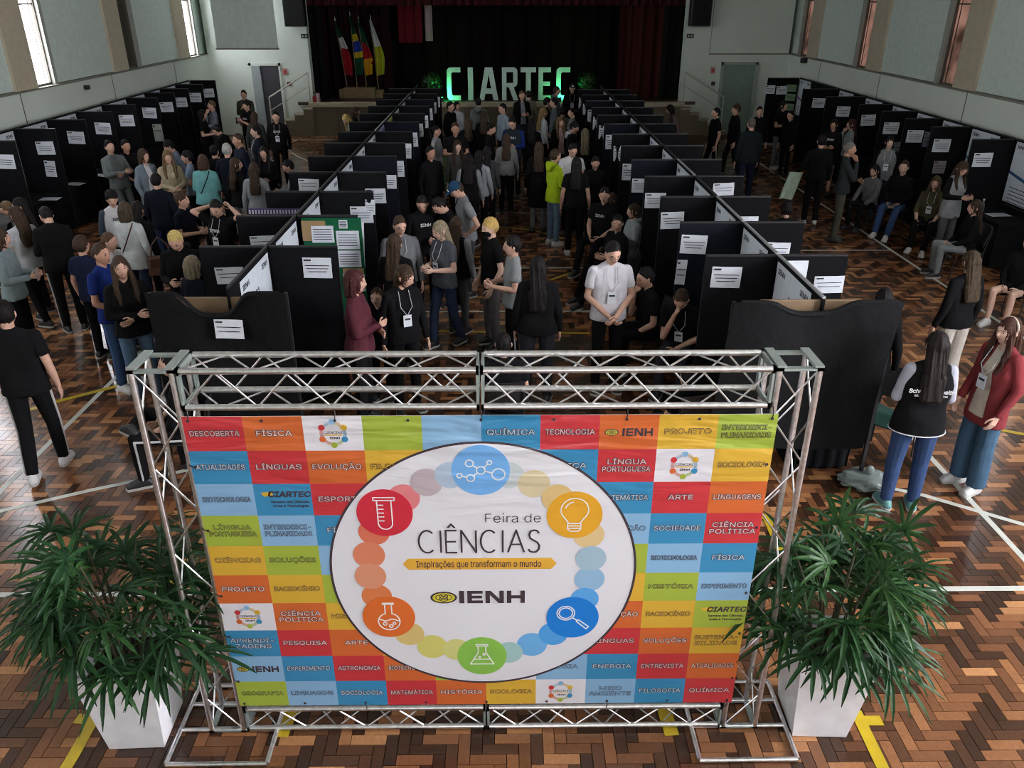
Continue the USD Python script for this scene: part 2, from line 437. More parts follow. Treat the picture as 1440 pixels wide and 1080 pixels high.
for side in (-1, 1):
    X = XL if side < 0 else XR
    nm = 'wall_left' if side < 0 else 'wall_right'
    w = thing(nm, None, None, kind='structure')
    s = side
    obj('lower_wall', bx(X, YB, 0, X + s * .35, YF, ZS), WALLP, w)
    for yy in np.arange(0.2, 27, 4.0):           # thin vertical joints of the lower wall
        obj('wall_joint', bx(X - s * .004, yy + 0.2, 0, X, yy + 0.225, ZS), DARKTRIM, w)
    obj('ledge', bx(X - s * .02, YB, ZS, X + s * .35, YF, ZS + .03), plain((0.22, 0.22, 0.18), 0.7, name='ledge'), w)
    obj('upper_back_wall', bx(X + s * .32, YB, ZS, X + s * .5, YF, ZT), WALLP, w)
    for i in range(7):                           # pilaster, slit window, post, recessed panel, again and again
        y0 = (17.25 if s < 0 else 17.15) + 4.36 * (i - 4) + (0 if i else -.0)
        obj('pilaster', bx(X + s * .06, y0 - .80, ZS + .03, X + s * .4, y0, ZT), BEIGE, w)
        a, b = y0, y0 + .66
        pane = bx(X + s * .17, a, ZS + .06, X + s * .185, b, ZT - .3)
        fr = cat([bx(X + s * .12, a, ZS + .03, X + s * .22, b, ZS + .07), bx(X + s * .12, a, ZS + .03, X + s * .22, a + .035, ZT - .3),
                  bx(X + s * .12, b - .035, ZS + .03, X + s * .22, b, ZT - .3), bx(X + s * .12, a, ZT - .32, X + s * .22, b, ZT - .25)])
        bars = cat([bx(X + s * .14, a, z, X + s * .165, b, z + .03) for z in (3.95, 5.4)] + [bx(X + s * .15, a + q, ZS + .06, X + s * .167, a + q + .012, ZT - .3) for q in (.15, .50)])
        if s < 0:
            mt = plain((0.05, 0.047, 0.036), 0.6, name='drawn_curtain') if i == 5 else glow('pane_daylight_left', (0.93, 0.93, 1.0), PANE_LEFT)
            lab = 'tall narrow slit window with a dark drawn curtain in the left wall' if i == 5 else 'tall narrow bright slit window in the left wall'
        else:
            mt = mat('curtained_pane', {'t': ('geometry', {}), 'n': ('noise_texture', {'scale': 1.6, 'detail': 3.0}),
                                        'r': ('rgb_ramp', {'ramp': [(0.35, (0.09, 0.05, 0.036)), (0.65, (0.62, 0.33, 0.25))]}), 'e': ('emission', {'strength': 0.55})},
                     [('t.position', 'n.vector'), ('n.fac', 'r.fac'), ('r.color', 'e.color')], 'e.emission') if i >= 4 else glow('pane_daylight_right', (0.95, 0.96, 1.0), PANE_RIGHT)
            lab = 'tall narrow slit window with a glowing brown curtain in the right wall' if i >= 4 else 'tall narrow bright slit window in the right wall'
        window(pane, fr, mt, lab, bars)
        obj('panel_post', bx(X + s * .05, y0 + .66, ZS + .03, X + s * .4, y0 + .78, ZT), plain((0.34, 0.35, 0.31), 0.7, name='post'), w)
        if s > 0 and i == 0:                     # the first bay on the right is glazed all across
            pane = bx(X + .17, y0 + .78, ZS + .06, X + .185, y0 + 3.56, ZT - .5)
            fr = cat([bx(X + .12, y0 + .78 + q, ZS + .06, X + .17, y0 + .82 + q, ZT - .5) for q in (0, .92, 1.84, 2.74)] + [bx(X + .12, y0 + .78, z, X + .17, y0 + 3.56, z + .05) for z in (4.0, 5.4)])
            window(pane, fr, glow('pane_daylight_bay', (0.95, 0.93, 1.0), PANE_BAY), 'broad glazed bay of the right wall beside the photographer')
            continue
        obj('recessed_panel', bx(X + s * .12, y0 + .78, ZS + .04, X + s * .3, y0 + 3.56, ZT), PANELP, w)

# back wall with the stage opening
bw = thing('wall_back', None, None, kind='structure')
SX0, SX1, STZ = -6.12, 5.68, 1.02
obj('left_wall_part', bx(XL, YF, 0, SX0, YF + .35, ZT), WALLP, bw)
obj('right_wall_part', bx(SX1, YF, 0, XR, YF + .35, ZT), WALLP, bw)
obj('header', bx(SX0, YF, 5.6, SX1, YF + .35, ZT), WALLP, bw)
obj('wall_groove', bx(6.5, YF - .006, 2.42, XR, YF, 2.45), DARKTRIM, bw)
obj('wall_groove', bx(6.48, YF - .006, 2.42, 6.5, YF, 4.5), plain((0.3, 0.31, 0.27), 0.7, name='groove'), bw)
# wall behind the camera with its glazed entrance and gallery windows
fw_ = thing('wall_front', None, None, kind='structure')
for (x0, z0, x1, z1) in ((XL, 0, -.8, ZT), (-.8, 0, 1.1, 1.5), (-.8, 2.45, 1.1, ZT), (1.1, 0, 4.6, ZT), (4.6, 0, 8.7, .3), (4.6, 4.6, 8.7, ZT), (8.7, 0, XR, ZT)):
    obj('wall_part', bx(x0, YB - .35, z0, x1, YB, z1), WALLP, fw_)
pane = bx(-.8, YB - .2, 1.5, 1.1, YB - .18, 2.45)
fr = cat([bx(x, YB - .18, 1.5, x + .06, YB - .1, 2.45) for x in (-.8, .12, 1.04)] + [bx(-.8, YB - .18, z, 1.1, YB - .1, z + .06) for z in (1.5, 2.39)])
window(pane, fr, glow('pane_daylight_door', (0.96, 0.93, 1.0), PANE_DOOR), 'small bright window behind the photographer')
pane = bx(4.6, YB - .2, .3, 8.7, YB - .18, 4.6)
fr = cat([bx(x, YB - .18, .3, x + .06, YB - .1, 4.6) for x in np.arange(4.6, 8.7, 1.0)] + [bx(4.6, YB - .18, z, 8.7, YB - .1, z + .06) for z in (.3, 2.4, 4.54)])
window(pane, fr, glow('pane_daylight_front', (0.88, 0.90, 1.0), PANE_FRONT), 'wide window behind the photographer on the right')
struct('ceiling', bx(XL - .5, YB - .4, ZT, XR + .5, YF + 6, ZT + .2), CEIL)
for k, yy in enumerate((3.0, 9.0, 15.0, 21.0)):
    struct('trim_%d' % (k + 1), bx(XL, yy - .15, ZT - .5, XR, yy + .15, ZT), BEIGE)
# ------------------------------------------------------------------ stage
st = thing('stage', 'wooden stage with pale nosing at the far end of the hall', 'stage')
SY = 27.0
obj('apron', bx(SX0, SY + .05, 0, SX1, SY + .2, STZ - .12), plain((0.15, 0.125, 0.075), 0.55, name='apron_board'), st)
obj('nosing', rbox(SX0 - .1, SY - .06, STZ - .13, SX1 + .1, SY + .3, STZ), plain((0.46, 0.40, 0.28), 0.5, name='nosing'), st)
obj('stage_floor', bx(SX0 - .5, SY + .25, STZ - .1, SX1 + .5, SY + 6.2, STZ - .005), plain((0.05, 0.035, 0.025), 0.5, name='stage_boards'), st)
for k in range(10):
    obj('apron_joint', bx(SX0 + 1.1 * k + .8, SY + .044, 0.02, SX0 + 1.1 * k + .815, SY + .052, STZ - .14), DARKTRIM, st)
sh = thing('stage_house', 'black box of the stage behind the curtains', 'stage', kind='structure')
DK = plain((0.012, 0.010, 0.010), 0.9, name='stage_black')
obj('side_wall', bx(SX0 - 1.2, YF + .35, 0, SX0 - 1.1, YF + 5.8, ZT), DK, sh)
obj('side_wall', bx(SX1 + 1.1, YF + .35, 0, SX1 + 1.2, YF + 5.8, ZT), DK, sh)
obj('rear_wall', bx(SX0 - 1.2, YF + 5.8, 0, SX1 + 1.2, YF + 5.9, ZT), DK, sh)


def curtain(name, x0, x1, y, z0, z1, c, label, folds=9.0, amp=0.09, curve=0.0):
    n = max(24, int((x1 - x0) * 26))

    def fn(u, v):
        x = x0 + (x1 - x0) * u
        w = np.sin(x * folds * 2) + 0.5 * np.sin(x * folds * 3.7 + 1) + 0.35 * np.sin(x * folds * .9 + v)
        return x, y + amp * w * (0.65 + 0.35 * (1 - v)) + curve * u, z0 + (z1 - z0) * v
    return tag(obj(name, gridsurf(fn, n, 10, .012), cloth(c), smooth=40), label, 'curtain')


curtain('stage_curtain', SX0 - .3, -3.75, YF + 1.7, STZ, 6.2, (0.022, 0.006, 0.009), 'dark red drawn stage curtain behind the flags')
curtain('stage_curtain', 3.72, SX1 - .55, YF + .95, STZ, 6.2, (0.060, 0.014, 0.013), 'dark red stage curtain gathered at the right of the opening')
curtain('stage_valance', SX0 - .2, SX1 + .2, YF + .5, 3.82, 6.0, (0.06, 0.012, 0.016), 'dark red gathered valance across the top of the stage opening', folds=12)
curtain('backdrop_curtain', -4.6, 4.3, YF + 3.2, STZ, 6.5, (0.010, 0.005, 0.006), 'almost black backdrop curtain behind the big letters', folds=4)
curtain('side_drape', -3.55, -2.75, YF + 2.4, 2.65, 5.2, (0.16, 0.014, 0.024), 'bright red hanging drape between the flags and the letters', folds=10, amp=.05)
curtain('pink_drape', -2.64, -2.40, YF + 2.3, 2.7, 5.2, (0.45, 0.28, 0.33), 'narrow pink striped drape high behind the stage opening', folds=14, amp=.03)
curtain('side_curtain', SX1 - .55, SX1 + .25, YF + .85, STZ, 6.2, (0.008, 0.008, 0.009), 'black side curtain beside the right red curtain', folds=7, amp=.05)
curtain('side_curtain', SX0 - .25, SX0 + .3, YF + .85, STZ, 6.2, (0.008, 0.008, 0.009), 'black side curtain at the left edge of the stage opening', folds=7, amp=.05)

# big letters CIARTEC
LET_W = 4.06 / 7
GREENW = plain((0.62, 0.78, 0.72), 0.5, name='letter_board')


def stroke_letter(ch):
    w, h, t = 0.44, 1.0, 0.145
    R = sbox(0, 0, w, h)
    if ch == 'C':
        o = R.buffer(-.14).buffer(.14)
        i = sbox(t, t, w + 1, h - t).buffer(-.06).buffer(.06)
        return o.difference(i).union(sbox(w - .14, h - t, w, h)).union(sbox(w - .14, 0, w, t))
    if ch == 'I':
        return sbox(.0, 0, t + .02, h)
    if ch == 'A':
        p = Polygon([(0, 0), (.19, h), (.43, h), (.62, 0), (.46, 0), (.42, .2), (.20, .2), (.16, 0)])
        return p.difference(Polygon([(.235, .36), (.385, .36), (.31, .80)]))
    if ch == 'R':
        o = sbox(0, 0, t, h).union(sbox(0, .40, .40, h).union(sbox(.2, .40, .50, h).buffer(-.14).buffer(.14)))
        o = o.difference(sbox(t, .53, .36, h - .14)).union(Polygon([(.20, .45), (.36, .45), (.53, 0), (.375, 0)]))
        return o
    if ch == 'T':
        return sbox(0, h - t, .50, h).union(sbox(.175, 0, .33, h))
    if ch == 'E':
        return sbox(0, 0, t, h).union(sbox(0, h - t, .40, h)).union(sbox(0, 0, .40, t)).union(sbox(0, .44, .37, .57))


LY = SY + .62
xc = {'C0': -1.84, 'I': -1.16, 'A': -.80, 'R': -.06, 'T': .54, 'E': 1.12, 'C6': 1.70}
for k, x in xc.items():
    m = flat(affinity.translate(stroke_letter(k[0]), x, STZ), LY, .14)
    place = {'C0': 'first letter, lit green along its left edge', 'I': 'second letter', 'A': 'third letter', 'R': 'fourth letter', 'T': 'fifth letter', 'E': 'sixth letter', 'C6': 'last letter, glowing green at its foot'}[k]
    t_ = thing('giant_letter', f'white giant stage letter {k[0]}, {place} of the word', 'letter')
    obj('letter_face', m, GREENW, t_)
    obj('foot', rbox(x + .02, LY + .01, STZ, x + .14, LY + .35, STZ + .03), BLACKP, t_)
for i, (x, z) in enumerate([(-2.02, STZ), (1.78, STZ)]):
    s_ = thing('uplight', 'small green stage uplight at the foot of the ' + ('first' if i == 0 else 'last') + ' giant letter', 'lamp', (x, LY - .28, z))
    obj('lamp_body', rbox(-.07, -.07, 0, .07, .07, .12), BLACKP, s_)
    gl = trimesh.creation.cylinder(.05, .012, sections=16)
    gl.apply_translation([0, 0, .126])
    obj('lens', gl, glow('green_led', (0.03, 1.0, 0.25), 4.0), s_)
    lt = UsdLux.RectLight.Define(stage, str(s_.GetPath()) + '/glow')
    lt.CreateWidthAttr(.16)
    lt.CreateHeightAttr(.08)
    lt.CreateIntensityAttr(260.0)
    lt.CreateColorAttr(Gf.Vec3f(.03, 1, .25))
    lt.AddTranslateOp().Set(Gf.Vec3d(.12, .02, .14))
    lt.AddRotateXYZOp().Set(Gf.Vec3f(118, 0, 0))


# leafy shrubs beside the letters
def leaf_ball(name, x, y, z, r, label):
    b = thing(name, label, 'plant', (x, y, z))
    potm = trimesh.creation.cylinder(r * .45, .25, sections=14)
    potm.apply_translation([0, 0, .125])
    obj('pot', potm, BLACKP, b)
    vs, fs = [], []
    for k in range(260):
        d = nrng.normal(size=3)
        d /= np.linalg.norm(d)
        c = d * r * nrng.uniform(.6, 1) + [0, 0, r * .8 + .25]
        a = np.cross(d, nrng.normal(size=3))
        a /= np.linalg.norm(a)
        e = np.cross(a, d) + .4 * d
        L = r * .34
        n0 = len(vs)
        vs += [c - e * L * .5, c + a * L * .22, c + e * L * .6, c - a * L * .22]
        fs += [[n0, n0 + 1, n0 + 2], [n0, n0 + 2, n0 + 3]]
    obj('foliage', tri(vs, fs), plain((0.02, 0.055, 0.012), 0.5, name='shrub_leaf'), b, kind='stuff')


leaf_ball('shrub', -2.35, LY + .3, STZ, .34, 'dark green shrub left of the first giant letter')
leaf_ball('shrub', 2.72, LY + .3, STZ, .34, 'dark green shrub right of the last giant letter')

# flags on a wooden stand
fs_ = thing('flag_stand', 'wooden box stand carrying the four flags on the stage', 'stand')
FYY = 28.3
obj('box', rbox(-5.3, FYY - .2, STZ, -4.25, FYY + .2, STZ + .34), WOOD, fs_)
obj('box', rbox(-5.45, FYY - .12, STZ, -5.3, FYY + .2, STZ + .28), WOOD, fs_)
obj('box', rbox(-4.25, FYY - .1, STZ, -4.0, FYY + .2, STZ + .26), WOOD, fs_)
FG = {'g': (0.012, 0.06, 0.028), 'y': (0.50, 0.36, 0.02), 'b': (0.02, 0.04, 0.30), 'r': (0.28, 0.012, 0.02), 'w': (0.5, 0.5, 0.5), 'o': (0.5, 0.24, 0.01), 'ol': (0.34, 0.32, 0.02), 'dg': (0.008, 0.035, 0.02)}
flags = [(-5.18, 3.48, [('g', .0, .32), ('w', .30, .52), ('r', .50, 1.0)], 'green white and red flag, leftmost of the four on the stage', -.22),
         (-4.86, 3.62, [('g', .0, .36), ('y', .30, .48), ('b', .42, .62), ('y', .60, .74), ('g', .70, 1.0)], 'green flag with yellow diamond and blue disc, second of the four', -.05),
         (-4.55, 3.52, [('g', .0, .5), ('r', .42, .78), ('o', .70, 1.0)], 'green red and yellow flag, third of the four on the stage', -.1),
         (-4.16, 3.52, [('w', .0, .52), ('ol', .48, 1.0)], 'white and yellow flag, rightmost of the four on the stage', -.1)]
for (x, zt, bands, lab, dx) in flags:
    f_ = thing('flag', lab, 'flag', (x, FYY, STZ + .3))
    H_ = zt - STZ - .3
    obj('pole', tube((0, 0, -.02), (dx, 0, H_ - .1), .016), WOOD, f_)
    tip = trimesh.creation.cone(.025, .14, sections=10)
    tip.apply_translation([dx, 0, H_ - .1])
    obj('finial', tip, plain((0.6, 0.6, 0.55), .3, .8, name='finial'), f_)
    top, bot = H_ - .12, .42
    for (cn, a, b) in bands:
        def fn(u, v, a=a, b=b, cn=cn):
            t = a + (b - a) * v
            wid = .06 + .27 * np.minimum(t * 1.6, 1) - .12 * np.maximum(t - .75, 0) * 3
            z = top - (top - bot) * t + .05 * (u - .5) * (1 if cn != 'r' else -1.5)
            xx = dx * (1 - t * .8) - .04 + wid * u * .95 + .05 * t
            return xx, -.02 + .05 * np.sin(u * 11 + t * 3) - .004 * bands.index((cn, a, b)), z
        obj('flag_cloth', gridsurf(fn, 16, 10, .005), cloth(FG[cn]), f_, smooth=40)

# steps and hand rails at both ends of the stage
for i, s in enumerate((-1, 1)):
    x0 = SX0 if s < 0 else SX1
    t_ = thing('stage_steps', 'flight of wooden steps up to the ' + ('left' if s < 0 else 'right') + ' end of the stage', 'steps')
    for k in range(5):
        w = .30
        xa = x0 + s * (w * k)
        z = STZ - .17 * (k + 1) + .0
        obj('tread', rbox(min(xa, xa + s * (w + .03)), SY + .0, z - .05, max(xa, xa + s * (w + .03)), SY + .28, z), plain((0.42, 0.37, 0.26), .5, name='tread'), t_)
        obj('riser', bx(min(xa, xa + s * w), SY + .02, 0, max(xa, xa + s * w), SY + .27, z - .05), plain((0.17, 0.14, 0.085), .6, name='riser'), t_)
    r_ = thing('hand_rail', 'white hand rail sloping down the wall beside the ' + ('left' if s < 0 else 'right') + ' steps of the stage', 'rail')
    xa, xb = x0 + s * .05, x0 + s * 1.35
    RM = plain((0.5, 0.5, 0.45), .4, name='rail_paint')
    obj('rail', cat([tube((xa, SY + .05, STZ + .90), (xb, SY + .05, STZ + .16), .025)]), RM, r_)
    obj('post', tube((xa, SY + .05, STZ), (xa, SY + .05, STZ + .90), .022), RM, r_)
    obj('post', tube((xb, SY + .05, 0), (xb, SY + .05, STZ + .16), .022), RM, r_)
    obj('mid_rail', tube((xa, SY + .05, STZ + .5), (xb, SY + .05, STZ - .24), .014), RM, r_)

# doors, posters, signs on the back wall
dw = thing('door_1', 'open grey doorway left of the stage steps', 'door', kind='structure')
obj('door_leaf', rbox(-7.98, YF - .05, 0, -7.70, YF - .01, 2.1), plain((0.36, 0.40, 0.42), .5, name='door_leaf'), dw)
obj('doorway', bx(-7.70, YF - .012, 0, -7.12, YF - .002, 2.1), plain((0.06, 0.055, 0.07), .7, name='doorway'), dw)
obj('door_frame', cat([bx(-8.06, YF - .04, 0, -7.98, YF, 2.18), bx(-7.12, YF - .04, 0, -7.06, YF, 2.18), bx(-8.06, YF - .04, 2.1, -7.06, YF, 2.18)]), WALLP, dw)
dw = thing('door_2', 'pale green door right of the stage steps', 'door', kind='structure')
obj('door_leaf', rbox(6.98, YF - .05, 0, 7.98, YF - .01, 2.12), plain((0.22, 0.30, 0.25), .5, name='green_door'), dw)
obj('door_frame', cat([bx(6.9, YF - .07, 0, 6.98, YF, 2.2), bx(7.98, YF - .07, 0, 8.06, YF, 2.2), bx(6.9, YF - .07, 2.12, 8.06, YF, 2.2)]), plain((0.34, 0.40, 0.35), .5, name='green_frame'), dw)
obj('door_handle', tube((7.05, YF - .09, 1.0), (7.17, YF - .09, 1.0), .012), STEEL, dw)


def sign(name, x0, z0, x1, z1, m, label, c='sign', inner=None, y=YF):
    t_ = thing(name, label, c)
    obj('panel', rbox(x0, y - .03, z0, x1, y - .002, z1, .004), m, t_)
    if inner is not None:
        obj('mark', inner, INK, t_)
    return t_


REDP = plain((0.42, 0.03, 0.03), .5, name='red_paint')
s1 = sign('fire_sign', -7.0, 1.83, -6.86, 2.02, plain((0.5, 0.22, 0.2), .5, name='pale_red'), 'small red and white fire sign above the alarm box left of the stage')
obj('symbol', bx(-6.96, YF - .034, 1.87, -6.90, YF - .03, 1.97), REDP, s1)
sign('alarm_box', -6.9, 1.5, -6.78, 1.62, plain((0.16, 0.02, 0.02), .5, name='alarm_red'), 'small dark red alarm box on the wall left of the stage', 'alarm')
s1 = sign('fire_sign', 6.58, 1.86, 6.72, 2.05, plain((0.5, 0.22, 0.2), .5, name='pale_red'), 'small red and white fire sign above the alarm box right of the stage')
obj('symbol', bx(6.62, YF - .034, 1.9, 6.68, YF - .03, 2.0), REDP, s1)
sign('alarm_box', 6.64, 1.5, 6.76, 1.62, plain((0.06, 0.02, 0.02), .5, name='alarm_dark'), 'small dark alarm box on the wall beside the green door', 'alarm')
for x0, lab in ((-6.3, 'left'), (5.72, 'right')):
    s1 = sign('exit_sign', x0, 2.9, x0 + .22, 3.02, BLACKP, 'small black exit sign beside the ' + lab + ' edge of the stage opening')
    obj('pictogram', cat([bx(x0 + .03, YF - .034, 2.93, x0 + .08, YF - .03, 2.99), bx(x0 + .12, YF - .034, 2.93, x0 + .18, YF - .03, 2.99)]), plain((0.3, 0.4, 0.32), .5, name='exit_mark'), s1)
for x0, lab in ((-6.68, 'left'), (5.72, 'right')):
    t_ = thing('loudspeaker', 'tall black loudspeaker hung on the wall ' + lab + ' of the stage opening', 'loudspeaker')
    obj('cabinet', rbox(x0, YF - .42, 3.24, x0 + .62, YF - .02, 4.9, .02), BLACKP, t_)
    obj('grille', rbox(x0 + .03, YF - .435, 3.28, x0 + .59, YF - .42, 4.86), plain((0.006, 0.006, 0.007), .9, name='grille'), t_)
t_ = thing('projection_screen', 'white projection screen hanging in the far left corner', 'screen')
PY = 25.6
obj('screen_sheet', rbox(-8.42, PY, 2.70, -6.62, PY + .02, 5.2, .004), plain((0.66, 0.74, 0.68), .7, name='screen_sheet'), t_)
obj('bottom_bar', tube((-8.45, PY + .01, 2.69), (-6.6, PY + .01, 2.69), .022), plain((0.2, 0.2, 0.19), .5, name='bar'), t_)
obj('roller_case', rbox(-8.5, PY - .05, 5.2, -6.55, PY + .1, 5.35), WALLP, t_)
t_ = thing('security_camera', 'small dark box camera on the left wall below the ledge', 'camera', (XL, 19.0, 2.28))
obj('housing', rbox(.0, -.06, -.045, .10, .06, .045, .01), BLACKP, t_)
obj('bracket', rbox(0, .05, -.03, .04, .10, .03), plain((.3, .3, .28), .5, name='bracket'), t_)
t_ = thing('security_camera', 'small dark camera on the right wall near the green door', 'camera', (XR, 25.6, 2.36))
obj('housing', rbox(-.16, -.1, -.07, 0, .1, .07, .015), BLACKP, t_)
obj('bracket', rbox(-.05, .08, -.04, 0, .2, .04), plain((.3, .3, .28), .5, name='bracket'), t_)
t_ = thing('notice', 'pink rolled poster standing on the left end of the stage', 'poster')
obj('roll', tube((-5.92, SY + .1, STZ), (-5.92, SY + .1, STZ + .28), .06, 12), plain((0.45, 0.30, 0.34), .6, name='pinkroll'), t_)
t_ = thing('fire_extinguisher', 'small dark red extinguisher beside the pink roll on the stage', 'extinguisher')
e_ = trimesh.creation.capsule(.16, .06, count=[12, 12])
e_.apply_translation([-6.05, SY + .12, STZ + .06])
obj('cylinder', e_, REDP, t_)
obj('valve', rbox(-6.07, SY + .1, STZ + .26, -6.03, SY + .14, STZ + .32, .004), BLACKP, t_)

# ------------------------------------------------------------------ exhibition stalls
ORD = ['nearest', 'second', 'third', 'fourth', 'fifth', 'sixth', 'seventh', 'eighth', 'ninth', 'tenth', 'eleventh', 'twelfth', 'thirteenth', 'fourteenth', 'last']
FRAME = plain((0.03, 0.03, 0.032), .4, .3, name='panel_frame')


def panel(name, x0, x1, y, h, label, m=BLACKCLOTH, group=None):
    """a cross panel facing the camera: black cloth on a slim frame with feet"""
    t_ = thing(name, label, 'panel', ((x0 + x1) / 2, y, 0), 0, group)
    w = (x1 - x0) / 2
    ph = rng.random() * 6

    def fn(u, v):
        return -w + 2 * w * u, -.012 + .004 * np.sin(u * 9 + ph) * np.sin(v * 5 + ph), .04 + (h - .05) * v
    obj('cloth_panel', gridsurf(fn, 7, 9, .012), m, t_, smooth=40)
    obj('frame', cat([bx(-w, 0, 0, -w + .025, .025, h), bx(w - .025, 0, 0, w, .025, h), bx(-w, -.004, h - .012, w, .028, h + .008)]), FRAME, t_)
    return t_


def spine(name, x, y0, y1, h, label, bright):
    t_ = thing(name, label, 'panel', (x, (y0 + y1) / 2, 0))
    L = (y1 - y0) / 2
    obj('board', bx(-.01, -L, .03, .01, L, h), BLACKCLOTH, t_)
    obj('top_rail', rbox(-.014, -L + .01, h, .014, L - .01, h + .022, .004), RAIL if bright else FRAME, t_)
    return t_


def note(name, x, y, z, w, h, label, face=0, tilt=0.0, m=None, lines=3, group=None, catg='paper', inkm=None):
    """a sheet pinned up: face 0 faces the camera (-y), 90 faces +x, -90 faces -x"""
    t_ = thing(name, label, catg, (x, y, z), face, group)
    def fn(u, v):
        return -w / 2 + w * u, -.004 + .006 * (v - .5) ** 2 + .004 * np.sin(u * 3 + w * 50), -h / 2 + h * v
    sheet = gridsurf(fn, 5, 5, .0016)
    R = trimesh.transformations.rotation_matrix(math.radians(tilt), [0, 1, 0])
    sheet.apply_transform(R)
    obj('sheet', sheet, m or PAPER, t_, smooth=40)
    if lines:
        b = [bx(-w * .44, -.011, h * .34, -w * .2, -.0095, h * .42)]
        for k in range(lines):
            zz = h * (.12 - .5 * k / lines * .9)
            ww = w * (.42 - .1 * ((k * 7) % 3) / 2)
            b.append(bx(-ww, -.011, zz - h * .018, ww, -.0095, zz + h * .018))
        b = cat(b)
        b.apply_transform(R)
        obj('printed_lines', b, inkm or INK, t_)
    return t_


POSTER_INK = {}
STRIPES = [(0.03, 0.10, 0.22), (0.03, 0.22, 0.22), (0.12, 0.05, 0.25), (0.02, 0.2, 0.09), (0.03, 0.13, 0.32)]
_netA = [Point(.07 * math.cos(a), .07 * math.sin(a)) for a in np.arange(6) * math.pi / 3]


def poster(x, y, z, w, h, face, label, k, m=None):
    """a printed project poster on a spine panel: heading, network ring and a coloured band"""
    t_ = thing('poster', label, 'poster', (x, y, z), face)
    obj('sheet', bx(-w / 2, -.004, -h / 2, w / 2, -.001, h / 2), m or plain((0.60, 0.66, 0.72), .45, name='poster_paper'), t_)
    ring = unary_union([p.buffer(.016) for p in _netA] + [LineString([(p.x, p.y) for p in _netA + _netA[:1]]).buffer(.004)])
    obj('network_ring', flat(affinity.translate(ring, 0, h * .22), -.0055, .0012), INK, t_)
    obj('heading', cat([flat(affinity.translate(text_shape('IENH', .05, 3, 1.2), s * (w / 2 - .16), h / 2 - .08), -.0055, .0012) for s in (-1, 1)]), INK, t_)
    band = Polygon([(-w / 2, h * .02), (w / 2, -h * .14), (w / 2, -h * .19), (-w / 2, -h * .03)])
    obj('colour_band', flat(band, -.0055, .0012), plain(STRIPES[k % 5], .45, name='poster_band'), t_)
    obj('printed_lines', cat([bx(-w * .38, -.0055, -h * .25 - .06 * i, w * .38, -.0042, -h * .25 - .06 * i + .012) for i in range(6)]), INK, t_)


IH = 1.8
LX, RX = -2.45, 2.73
YL = [8.1 + 1.28 * k for k in range(13)]
YR = [7.75 + 1.285 * k for k in range(13)]
for side, SXX, YS in (('left', LX, YL), ('right', RX, YR)):
    s = 1 if side == 'left' else -1            # direction of the central aisle
    y0s = 6.75 if side == 'left' else 6.45
    edges = [y0s] + YS + [YS[-1] + .9]
    for k in range(len(edges) - 1):
        spine('spine_panel', SXX, edges[k] + .01, edges[k + 1] - .01, IH,
              f'black lengthwise panel, {ORD[k]} from the camera in the {side} stall row', (side == 'right' and k in (0, 1, 2, 4)) or (side == 'left' and k in (7, 8, 10, 11)))
        ymid = edges[k + 1] - .56
        if k < 13:
            tint = plain((0.42, 0.44, 0.12), .5, name='lime_poster') if side == 'left' and k == 8 else (plain((0.25, 0.3, 0.5), .5, name='blue_poster') if side == 'left' and k == 7 else None)
            poster(SXX + s * .016, ymid, IH - .56, .92 if k else .96, 1.05, 90 * s, f'printed project poster in the {ORD[k]} bay of the {side} stall row', k + (0 if side == 'left' else 2), tint)
    for k, y in enumerate(YS):
        navy = NAVYCLOTH if k % 3 == 1 else BLACKCLOTH
        a, b = sorted((SXX + s * .02, SXX + s * .72))
        panel('cross_panel', a, b, y, IH, f'black cross panel, {ORD[k]} from the camera on the aisle side of the {side} stalls', navy)
        a, b = sorted((SXX - s * .02, SXX - s * .70))
        panel('cross_panel', a, b, y, IH, f'black cross panel, {ORD[k]} from the camera on the outer side of the {side} stalls', BLACKCLOTH)
        xx = SXX + s * (.55 if k else .5)
        if not (side == 'left' and k == 1):
            note('paper_notice', xx, y - .02, [1.58, 1.55, 1.5, 1.46, 1.4, 1.36, 1.45][k % 7] if k < 7 else 1.45, .30 if k < 5 else .26, .22 if k < 5 else .28,
                 f'white printed notice on the {ORD[k]} aisle-side panel of the {side} stalls', 0, rng.uniform(-3, 3))
        if k in (0, 1, 2, 3) and not (side == 'left' and k == 2):
            note('paper_notice', SXX - s * (.42 if not (side == 'right' and k == 0) else .55), y - .02, [1.50, 1.48, 1.46, 1.62][k], .30, .18, f'white printed notice on the {ORD[k]} outer panel of the {side} stalls', 0, rng.uniform(-3, 3), lines=2)

# second sheets in the left stalls: green felt board with papers, strips and pictures
gb = thing('felt_board', 'green felt board with white sheets, standing behind the nearest left panel', 'board', (-2.02, 9.33, 0))
obj('felt', rbox(-.36, -.02, .5, .34, 0, 1.79), cloth((0.01, 0.10, 0.045)), gb)
for (x, z, w, h, c) in [(-.22, 1.64, .28, .24, 'k'), (-.12, 1.6, .26, .2, 'w'), (.13, 1.72, .1, .1, 'w'), (.17, 1.53, .27, .22, 'w'), (.17, 1.3, .27, .2, 'w'), (.2, 1.05, .25, .26, 'k'), (.2, 1.0, .26, .22, 'w')]:
    p_ = obj('pinned_sheet', bx(x - w / 2, -.026 - (.004 if c == 'w' else 0), z - h / 2, x + w / 2, -.022, z + h / 2), PAPER if c == 'w' else plain((0.32, 0.21, 0.10), .7, name='kraft'), gb)
    if c == 'w':
        obj('printed_lines', cat([bx(x - w * .42, -.0315, z + h * (.3 - .15 * i) - .004, x + w * .4, -.0302, z + h * (.3 - .15 * i) + .004) for i in range(5)]), INK, p_)
